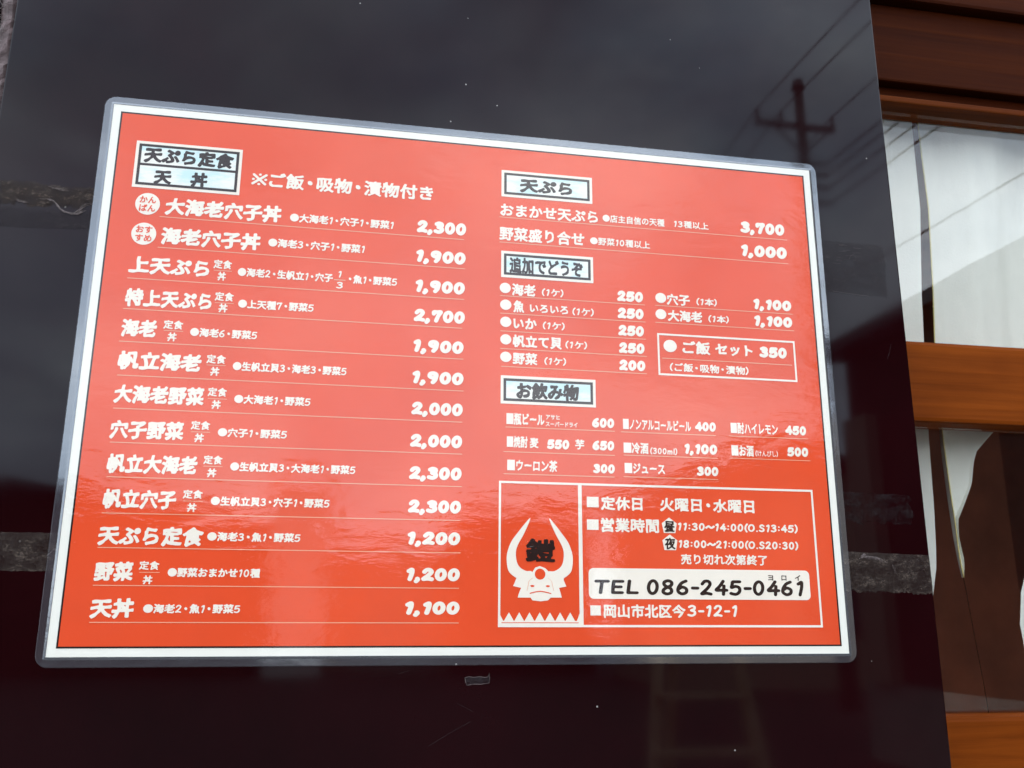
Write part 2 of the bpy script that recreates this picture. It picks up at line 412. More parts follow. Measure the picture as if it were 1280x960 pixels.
# ---------------------------------------------------------------- lettering: thickened glyph outlines, drawn as flat print
STROKES = {
 '1': [[(.16, .80), (.34, .93), (.36, .60), (.28, .05)]],
 '2': [[(.10, .74), (.22, .92), (.42, .93), (.53, .76), (.44, .52), (.26, .28), (.10, .08), (.34, .12), (.60, .06)]],
 '3': [[(.12, .84), (.30, .94), (.50, .86), (.50, .66), (.28, .54), (.52, .44), (.56, .22), (.36, .06), (.10, .13)]],
 '4': [[(.44, .94), (.26, .60), (.08, .34), (.36, .33), (.66, .33)], [(.50, .62), (.49, .05)]],
 '5': [[(.56, .92), (.34, .92), (.17, .90), (.15, .72), (.12, .52), (.34, .60), (.55, .50), (.57, .24), (.38, .06), (.10, .12)]],
 '6': [[(.50, .93), (.26, .78), (.11, .48), (.11, .22), (.32, .06), (.54, .16), (.54, .40), (.32, .52), (.14, .40)]],
 '7': [[(.10, .72), (.11, .90), (.34, .90), (.58, .92), (.44, .58), (.32, .05)]],
 '8': [[(.33, .94), (.13, .84), (.17, .62), (.50, .40), (.54, .16), (.33, .05), (.11, .16), (.15, .38), (.50, .62), (.52, .84), (.33, .94)]],
 '9': [[(.50, .62), (.30, .50), (.11, .64), (.15, .88), (.36, .94), (.52, .82), (.52, .56), (.48, .28), (.36, .05)]],
 '0': [[(.33 + .23 * math.cos(a), .5 + .43 * math.sin(a)) for a in [2 * math.pi * k / 16 for k in range(17)]]],
 ',': [[(.12, .10), (.15, .02), (.06, -.14)]],
 '.': [[(.12, .06), (.13, .06)]],
 ':': [[(.14, .26), (.15, .26)], [(.14, .70), (.15, .70)]],
 '-': [[(.08, .46), (.36, .46)]],
 '(': [[(.30, 1.02), (.14, .74), (.12, .30), (.28, -.04)]],
 ')': [[(.06, 1.02), (.22, .74), (.24, .30), (.08, -.04)]],
 'T': [[(.04, .90), (.66, .90)], [(.34, .88), (.31, .05)]],
 'E': [[(.62, .90), (.16, .90), (.14, .5), (.15, .06), (.64, .06)], [(.16, .49), (.55, .49)]],
 'L': [[(.16, .93), (.13, .06), (.60, .06)]],
 'O': [[(.37 + .30 * math.cos(a), .5 + .43 * math.sin(a)) for a in [2 * math.pi * k / 16 for k in range(17)]]],
 'S': [[(.54, .80), (.34, .94), (.14, .80), (.20, .58), (.50, .42), (.54, .18), (.32, .05), (.08, .16)]],
 'm': [[(.10, .60), (.10, .05)], [(.10, .45), (.28, .60), (.42, .48), (.42, .05)], [(.42, .45), (.60, .60), (.74, .48), (.74, .05)]],
 'l': [[(.12, .95), (.12, .05)]],
 '※': [[(.12, .12), (.88, .88)], [(.12, .88), (.88, .12)], [(.5, .90), (.51, .90)], [(.5, .10), (.51, .10)], [(.12, .5), (.13, .5)], [(.88, .5), (.89, .5)]],
}
ADV = {'※': 1.0, ',': .40, '.': .36, ':': .42, '-': .50, '(': .44, ')': .44, 'T': .80, 'E': .82, 'L': .70, 'O': .90, 'S': .76, 'm': .98, 'l': .30, '1': .62,
       '・': .62, '●': .98, '■': .98, ' ': .5}
STRAIGHT = set('TEL')
def smooth_line(p, k=4):
    p = [np.array(q) for q in p]
    if len(p) < 3: return p
    closed = np.allclose(p[0], p[-1])
    out = []
    n = len(p)
    for i in range(n - 1):
        a = p[i - 1] if i > 0 else (p[-2] if closed else p[0]); b, c = p[i], p[i + 1]
        d = p[i + 2] if i + 2 < n else (p[1] if closed else p[-1])
        for t in np.linspace(0, 1, k, endpoint=False):
            out.append(.5 * ((2 * b) + (-a + c) * t + (2 * a - 5 * b + 4 * c - d) * t * t + (-a + 3 * b - 3 * c + d) * t ** 3))
    out.append(p[-1])
    return out
def seg_dist(P, A, B):
    AB = B - A; L2 = (AB ** 2).sum(1) + 1e-12
    out = np.full(len(P), 1e9)
    for i in range(0, len(A), 64):
        a, ab, l2 = A[i:i + 64], AB[i:i + 64], L2[i:i + 64]
        t = np.clip(((P[:, None, :] - a) * ab).sum(2) / l2, 0, 1)
        out = np.minimum(out, np.sqrt(((P[:, None, :] - a - t[..., None] * ab) ** 2).sum(2)).min(1))
    return out
def contour_fill(F, xs, ys):
    """faces covering F < 0 on a grid (marching squares, whole cells merged along rows)"""
    V, FA = [], []
    ny, nx = F.shape
    ins = F < 0
    full = ins[:-1, :-1] & ins[1:, :-1] & ins[:-1, 1:] & ins[1:, 1:]
    anyc = ins[:-1, :-1] | ins[1:, :-1] | ins[:-1, 1:] | ins[1:, 1:]
    for j in range(ny - 1):
        i = 0
        while i < nx - 1:
            if full[j, i]:
                k = i
                while k < nx - 1 and full[j, k]: k += 1
                b = len(V); V += [(xs[i], ys[j]), (xs[k], ys[j]), (xs[k], ys[j + 1]), (xs[i], ys[j + 1])]
                FA.append((b, b + 1, b + 2, b + 3)); i = k; continue
            if anyc[j, i]:
                c = [(i, j), (i + 1, j), (i + 1, j + 1), (i, j + 1)]
                poly = []
                for q in range(4):
                    (a1, b1), (a2, b2) = c[q], c[(q + 1) % 4]
                    f1, f2 = F[b1, a1], F[b2, a2]
                    if f1 < 0: poly.append((xs[a1], ys[b1]))
                    if (f1 < 0) != (f2 < 0):
                        t = f1 / (f1 - f2); poly.append((xs[a1] + (xs[a2] - xs[a1]) * t, ys[b1] + (ys[b2] - ys[b1]) * t))
                if len(poly) > 2:
                    b = len(V); V += poly; FA.append(tuple(range(b, b + len(poly))))
            i += 1
    return np.array(V) if V else np.zeros((0, 2)), FA
_glyph, _outline = {}, {}
_tc = bpy.data.curves.new('glyph_source', 'FONT'); _tc.resolution_u = 3
_to = bpy.data.objects.new('glyph_source', _tc); COL.objects.link(_to)
def outline(ch):
    if ch not in _outline:
        _tc.body = ch
        dg = bpy.context.evaluated_depsgraph_get(); ev = _to.evaluated_get(dg); me = ev.to_mesh()
        co = np.array([v.co[:2] for v in me.vertices]); cnt = {}
        for p in me.polygons:
            for a, b in p.edge_keys: cnt[(a, b)] = cnt.get((a, b), 0) + 1
        E = np.array([k for k, c in cnt.items() if c == 1])
        _outline[ch] = (co[E[:, 0]], co[E[:, 1]]); ev.to_mesh_clear()
    return _outline[ch]
def glyph(ch, w, res):
    """vertices (em units, y centred on 0), faces, advance; w is the extra half-thickness"""
    key = (ch, round(w, 3), res)
    if key in _glyph: return _glyph[key]
    adv = ADV.get(ch, .80 if ch in STROKES else 1.)
    if ch in '●■':
        n = 24
        if ch == '●': V = np.array([(.49 + .46 * math.cos(2 * math.pi * k / n), .46 * math.sin(2 * math.pi * k / n)) for k in range(n)])
        else: V = np.array([(.03, -.45), (.93, -.45), (.93, .45), (.03, .45)])
        g = (V, [tuple(range(len(V)))], adv)
    elif ch in STROKES:
        w = w if w > .06 else w + .055
        A, B = [], []
        for st in STROKES[ch]:
            q = st if ch in STRAIGHT else smooth_line(st)
            q = [(a + (b - .5) * .07, b) for a, b in q]
            A += q[:-1]; B += q[1:]
        A, B = np.array(A), np.array(B)
        xs = np.arange(-.25, .95 + (.25 if ch in 'm※' else 0), 1 / res); ys = np.arange(-.36, 1.26, 1 / res)
        X, Y = np.meshgrid(xs, ys); P = np.c_[X.ravel(), Y.ravel()]
        # keep the outside height fixed whatever the thickness
        k = (1 - 2 * w) / .90
        A = np.c_[A[:, 0] + 0.02, (A[:, 1] - .5) * k + .5]; B = np.c_[B[:, 0] + 0.02, (B[:, 1] - .5) * k + .5]
        F = (seg_dist(P, A, B) - w).reshape(X.shape)
        V, FA = contour_fill(F, xs, ys)
        V = V - [0, .5]
        g = (V, FA, adv)
    else:
        A, B = outline(ch)
        dens = float(np.sqrt(((A - B) ** 2).sum(1)).sum())
        w = w * (1 - .38 * min(1, max(0, (dens - 9) / 7)))   # dense characters are drawn with finer strokes
        m = .03 + w
        xs = np.arange(-m, 1 + m + 1 / res, 1 / res); ys = np.arange(-.16 - m, .92 + m, 1 / res)
        X, Y = np.meshgrid(xs, ys)
        # brush-like wobble of the strokes
        WX = X + .010 * np.sin(9 * Y + 5 * X) ; WY = Y + .012 * np.sin(8 * X + 3 * Y) - (.07 * (X - .5) if w > .043 else 0)
        P = np.c_[WX.ravel(), WY.ravel()]
        D = seg_dist(P, A, B).reshape(X.shape)
        ins = np.zeros(P.shape[0], bool)
        px, py = P[:, 0], P[:, 1]
        for (ax, ay), (bx, by) in zip(A, B):
            if ay == by: continue
            hit = ((ay > py) != (by > py)) & (px < (bx - ax) * (py - ay) / (by - ay) + ax)
            ins ^= hit
        F = np.where(ins.reshape(X.shape), -D, D) - w * (1 + .25 * np.sin(11 * X + 7 * Y))
        V, FA = contour_fill(F, xs, ys)
        V = (V - [0, .38]) / (.92 + 2 * w)
        V[:, 0] *= (.92 + 2 * w) * .98
        if ch == '・': V[:, 0] -= .19
        g = (V, FA, adv)
    _glyph[key] = g
    return g
def text(s, x0, y, x1, h, w, d, name, m, parent, label=None):
    """lay string s between x0 and x1 (sheet mm), centred on y, ink height h"""
    cjk = '※' in s or any(ch not in STROKES and ch not in '●■ ・～' for ch in s)
    res = 44 if h > 5 else (34 if h > 3.6 else 26)
    if not cjk: res = max(18, res - 12)
    Vs, Fs, x, b = [], [], 0., 0
    for ch in s:
        if ch == ' ': x += ADV[' ']; continue
        if ch in '（）': ch = {'（': '(', '）': ')'}[ch]
        V, FA, adv = glyph(ch, w if not (cjk and ch in STROKES) else .085, res)
        k = 1.
        if cjk and ch in STROKES: k = .86
        if ch == '●' and len(s) > 1: k = .98
        V = V * k
        if cjk and ch in STROKES and ch not in '()': V = V - [0, .02]
        if len(V):
            Vs.append(V + [x, 0]); Fs += [tuple(i + b for i in f) for f in FA]; b += len(V)
        x += adv * k
    V = np.vstack(Vs)
    a0, a1 = V[:, 0].min(), V[:, 0].max()
    X = x0 + (V[:, 0] - a0) * (x1 - x0) / (a1 - a0)
    Y = y - V[:, 1] * h
    co = np.c_[X / 1000, np.full(len(X), -d / 1000), Z0 - Y / 1000]
    me = bpy.data.meshes.new(name); me.from_pydata(co.tolist(), [], Fs)
    me.materials.append(m)
    o = bpy.data.objects.new(name, me); COL.objects.link(o)
    o.parent = parent; o.matrix_parent_inverse = Matrix.Translation(-parent.location)
    if label: o['label'] = label
    return o

# ---------------------------------------------------------------- the shop front
wall = thing('shop_wall', (-.45, .08, 0), 'dark rendered shop wall behind the polished stone facing', 'wall')
MB().box(-1.6, .331, .014, .22, 0, 3.0).build('wall_body', M['wallbase'], wall)
MB().box(.331, 1.6, .10, .22, 2.06, 3.0).build('wall_above_door', M['wallbase'], wall)

panel = tag(MB().box(-.0412, .3372, 0, .012, .55, 2.35).build('stone_panel', M['stone'], None, bevel=.0006),
            'polished near-black maroon stone panel carrying the laminated menu', 'stone panel')
pn2 = tag(MB().box(-.75, -.0475, .0015, .012, .55, 2.35).build('stone_panel', M['stone'], None, bevel=.0006),
          'neighbouring dark stone panel at the far left edge beyond the joint', 'stone panel')
# sealant joint with dried strings of glue
jt = MB()
nn = 220
vs = []
for i in range(nn + 1):
    z = 1.30 + .62 * i / nn
    xl = -.0475 + .0008 * math.sin(i * 1.3) + random.uniform(-.0004, .0004)
    xr = -.0412 + random.uniform(-.0002, .0001)
    for k in range(5):
        u = k / 4
        vs.append((xl + (xr - xl) * u, .0030 - .0022 * math.sin(math.pi * u) + random.uniform(-.0005, .0005), z))
fs = [(i * 5 + k, i * 5 + k + 1, (i + 1) * 5 + k + 1, (i + 1) * 5 + k) for i in range(nn) for k in range(4)]
jt.add(vs, fs)
joint = thing('sealant_joint', (-.0445, .002, 1.3), 'crumbling grey sealant joint along the left edge of the stone', 'sealant joint')
jt.build('sealant', M['grout'], joint)
def glue_string(x, z, a, ln, r, parent):
    pts = []
    for k in range(9):
        t = k / 8
        pts.append((x + math.cos(a) * ln * t + .0011 * math.sin(t * 5 + x * 900), -.0004 - .0006 * math.sin(math.pi * t), z + math.sin(a) * ln * t + .0012 * math.sin(t * 4 + z * 700)))
    return MB().tube(pts, r, 5, r * .6).build('glue_string', M['residue_light'], parent, smooth=True)
M['residue_light'] = plain('pale dried glue', (.17, .135, .13), .5, .35, .55, 900, .6, 1500)
for k in range(20):
    glue_string(-.0485 + random.uniform(0, .003), 1.7315 - random.uniform(0, .018) , R(random.choice([-35, -60, -80, 20, 50, -110]) + random.uniform(-15, 15)), random.uniform(.0025, .006), random.uniform(.00009, .00018), joint)

# ---------------------------------------------------------------- glue left by old tape
def residue(name, X0, X1, top, bot, label, m, raise_=.25, seed=1, ends=(0, 0), cols=150, rows=34, top_j=.5, bot_j=1.0):
    rg = np.random.default_rng(seed)
    root = thing(name, S((X0 + X1) / 2, bot(.5), .1), label, 'glue residue')
    def rough(n, amp, sm):
        a = rg.normal(0, 1, n + 20); kern = np.ones(sm) / sm
        b = np.convolve(a, kern, 'same')[10:10 + n] * math.sqrt(sm) * .5
        return b * amp
    tj = rough(cols + 1, top_j, 3) + rough(cols + 1, top_j, 13); bj = rough(cols + 1, bot_j, 3) + rough(cols + 1, bot_j, 11)
    lj = rough(rows + 1, .8, 4); rj = rough(rows + 1, .8, 4)
    hgt = rg.normal(0, 1, (rows + 1, cols + 1))
    for _ in range(2):
        hgt = (hgt + np.roll(hgt, 1, 0) + np.roll(hgt, -1, 0) + np.roll(hgt, 1, 1) + np.roll(hgt, -1, 1)) / 2.6
    vs = []
    for j in range(rows + 1):
        v = j / rows
        for i in range(cols + 1):
            u = i / cols
            y0 = top(u) + tj[i] * .5; y1 = bot(u) + bj[i] * .5
            xa = X0 + (lj[j] if ends[0] else 0); xb = X1 + (rj[j] if ends[1] else 0)
            edge = min(1, 6 * min(v, 1 - v) + .02)
            vs.append(S(xa + (xb - xa) * u, y0 + (y1 - y0) * v, .03 + (raise_ * .55 + .10 * abs(hgt[j, i])) * edge))
    fs = []
    for j in range(rows):
        for i in range(cols):
            b = j * (cols + 1) + i
            fs.append((b, b + cols + 1, b + cols + 2, b + 1))
    MB().add(vs, fs).build('glue_layer', m, root, smooth=True)
    return root
def ridge(root, pts, r, name='glue_ridge'):
    """a torn, uneven lip of glue: strands of changing thickness along the path"""
    P = smooth_line([(x, y) for x, y in pts], 9)
    g = np.random.default_rng(abs(int(pts[0][0] * 10)) + 5)
    mb = MB()
    strands = 5 if r > .00012 else 1
    for s_ in range(strands):
        off = g.normal(0, r * 900, 2) if strands > 1 else (0, 0)
        i0 = int(g.integers(0, max(1, len(P) // 3))) if strands > 1 else 0
        i1 = len(P) - (int(g.integers(0, max(1, len(P) // 3))) if strands > 1 else 0)
        if i1 - i0 < 3: continue
        path, rad = [], []
        for k in range(i0, i1):
            t = (k - i0) / (i1 - i0 - 1)
            path.append(S(P[k][0] + off[0] + g.normal(0, r * 420), P[k][1] + off[1] + g.normal(0, r * 420), .20))
            rad.append(max(.00002, r * (.55 if strands > 1 else .8) * math.sin(math.pi * min(.98, max(.06, t))) ** .5 * float(g.uniform(.35, 1.2))))
        mb.tube(path, rad, 5)
    return mb.build(name, M['residue_light'], root, smooth=True)
rs = residue('glue_residue', -41, 3, lambda u: 36.0 + .8 * u, lambda u: 45.5 - 1.0 * u, 'crusted band of old glue left of the menu, near its top', M['residue'], seed=3, bot_j=2.2, top_j=1.0)
residue('glue_residue', -41, 3, lambda u: 46.8, lambda u: 55.3 - 1.6 * u, 'faint smear of glue just below the crusted band left of the menu', M['residue_thin'], seed=4, bot_j=.5, top_j=1.2, raise_=.1)
ridge(rs, [(-2.5, 43.5), (-6, 43.8), (-9.5, 47.5), (-14, 46.8), (-17.5, 43.2), (-21, 42.5), (-24.5, 42.9)], .00030)
ridge(rs, [(-10.5, 48.0), (-8.0, 47.6), (-5.5, 45.6)], .00034)
ridge(rs, [(-12, 38.3), (-14.5, 38.4), (-18, 37.9), (-20, 37.6)], .00018)
ridge(rs, [(-26, 44.3), (-28.5, 44.3), (-31, 43.6)], .00024)
rs = residue('glue_residue', -41, 3.0, lambda u: 168.2 + (2.6 if u > .90 else 0), lambda u: 181.3, 'crusted band of old glue left of the menu, near its bottom', M['residue'], seed=5, bot_j=.25, top_j=.25)
ridge(rs, [(-4, 176.5), (-1, 173.5), (1.5, 173)], .00016)
rs = residue('glue_residue', 298, 330.5, lambda u: 33.4 + .4 * u, lambda u: 57.4 + .9 * u, 'faint scratched band of old glue right of the menu, near its top', M['residue_thin'], seed=9, ends=(0, 1), bot_j=.35, top_j=.15)
for k in range(16):
    yy = 34.5 + random.uniform(0, 9.5); xx = random.uniform(302.5, 318)
    ridge(rs, [(xx, yy), (xx + random.uniform(.5, 1.5), yy + .08), (xx + random.uniform(1.6, 4.5), yy + random.uniform(-.1, .2))], .00005, 'scratch')
ridge(rs, [(303.6, 57.2), (310, 57.8), (316, 58.2), (321, 58.5)], .00006)
ridge(rs, [(313, 41.5), (314, 40), (316, 38.6)], .00009)
rs = residue('glue_residue', 298, 337.0, lambda u: 170.0 + 1.0 * u, lambda u: 185.6 + 1.2 * u, 'thick crusted band of old glue right of the menu, near its bottom', M['residue'], seed=12, bot_j=.9, top_j=.12)
ridge(rs, [(303.5, 175.3), (305.5, 172.8), (308, 172.2), (312, 172.4), (315, 173.2), (317, 174.2), (319.5, 174.6)], .00022)
ridge(rs, [(305.8, 172.6), (307.4, 171.5), (308.4, 171.2)], .00026)
ridge(rs, [(319.5, 174.6), (320.5, 177), (321.2, 179)], .00013)
for k in range(12):
    a = random.uniform(0, 6.28); xx, yy = random.uniform(319, 335.5), random.uniform(172.5, 180)
    ridge(rs, [(xx, yy), (xx + .9 * math.cos(a), yy + .9 * math.sin(a)), (xx + 1.3 * math.cos(a + 1.1), yy + 1.3 * math.sin(a + 1.1))], .00006)
residue('glue_residue', 298, 331, lambda u: 145.5 + .8 * u, lambda u: 158 + .5 * u, 'barely visible smear of glue above the thick band right of the menu', M['residue_faint'], seed=22, ends=(0, 1), raise_=.08, top_j=.3, bot_j=1.5)
# scrap and scratches under the menu
sc_ = thing('tape_scrap', S(148, 221, .1), 'tiny torn scrap of clear tape just under the menu', 'tape scrap')
pts = [(143.6, 217.9), (145, 217.5), (147, 217.8), (149, 217.5), (151, 217.9), (152.2, 217.6), (152.6, 216.3), (152.8, 217.9), (152.6, 219.8), (149.5, 220.2), (147, 220.1), (144.4, 220.5), (143.9, 219.3)]
flat([pts], .08, 'scrap_film', M['residue_thin'], sc_)
MB().tube([S(x, y, .1) for x, y in pts + pts[:1]], .00007, 5).build('scrap_edge', M['residue_light'], sc_)
for (a, b, c), lb in [(((119.5, 216.4), (121.2, 215.8), (123.2, 215.3)), 'short curved scratch in the stone left of the tape scrap'),
                ((((131, 241), (139, 236.5), (146, 233))), 'long faint scratch in the stone below the tape scrap'),
                ((((141, 226.8), (144, 228.2), (147, 229.8))), 'faint falling scratch in the stone under the tape scrap'),
                ((((329.5, 80), (328.5, 83.5), (327, 87)), 'hairline scratch by the right edge of the stone'))]:
    P = smooth_line([a, b, c], 8)
    tag(MB().tube([S(p[0], p[1], .03) for p in P], .000022, 4).build('scratch', M['scratch']), lb, 'scratch')

# ---------------------------------------------------------------- the laminated menu
sheet = thing('laminated_menu', S(148.5, 210, .4), 'laminated red A4 menu with white Japanese lettering on the dark stone', 'menu')
def add_slab(outer, d0, d1, name, m):
    mb = MB(); n = len(outer)
    mb.add([S(x, y, d1) for x, y in outer] + [S(x, y, d0) for x, y in outer],
           [tuple(range(n)), tuple(range(2 * n - 1, n - 1, -1))] + [(i, i + n, (i + 1) % n + n, (i + 1) % n) for i in range(n)])
    return mb.build(name, m, sheet)
add_slab(rect(0, 0, 297, 210), .40, .56, 'paper', M['paper'])
flat([rect(3.4, 3.4, 293.6, 206.7)], .60, 'red_field', M['red'], sheet)
flat(frame(2.95, 2.95, 294.0, 207.15, .62), .64, 'black_border', M['ink'], sheet)
# film over the print, very slightly bowed so that mirrored edges waver
nx, ny = 60, 42
vs, fs = [], []
for j in range(ny + 1):
    for i in range(nx + 1):
        u, v = i / nx, j / ny
        d = .95 + .05 * math.sin(5.1 * u + 1.3) * math.sin(3.3 * v) + .04 * math.sin(9 * u + 4 * v)
        vs.append(S(297 * u, 210 * v, d))
for j in range(ny):
    for i in range(nx):
        b = j * (nx + 1) + i; fs.append((b, b + nx + 1, b + nx + 2, b + 1))
MB().add(vs, fs).build('clear_film', M['film'], sheet, smooth=True)
# film margin: ring round the paper, sloping down where it is not fused
def ring(inner, outer, din, dout, name, m):
    n = len(outer)
    mb = MB(); mb.add([S(x, y, din) for x, y in inner] + [S(x, y, dout) for x, y in outer], [(i, (i + 1) % n, (i + 1) % n + n, i + n) for i in range(n)])
    me_o = mb.build(name, m, sheet)
    return me_o
def ringpath(g, r, n=10):
    return rrect(-g, -g, 297 + g, 210 + g, max(r, .05), n)
ring(ringpath(.02, .1), ringpath(.95, .5), .90, .52, 'film_pocket', M['bead'])
ring(ringpath(.95, .5), ringpath(3.25, 4.2), .52, .50, 'film_margin', M['margin'])
ring(ringpath(3.25, 4.2), ringpath(3.5, 4.4), .50, .18, 'film_edge', M['bead'])

CREAM = M['cream']
LD = .74
BLACK_LD = .82

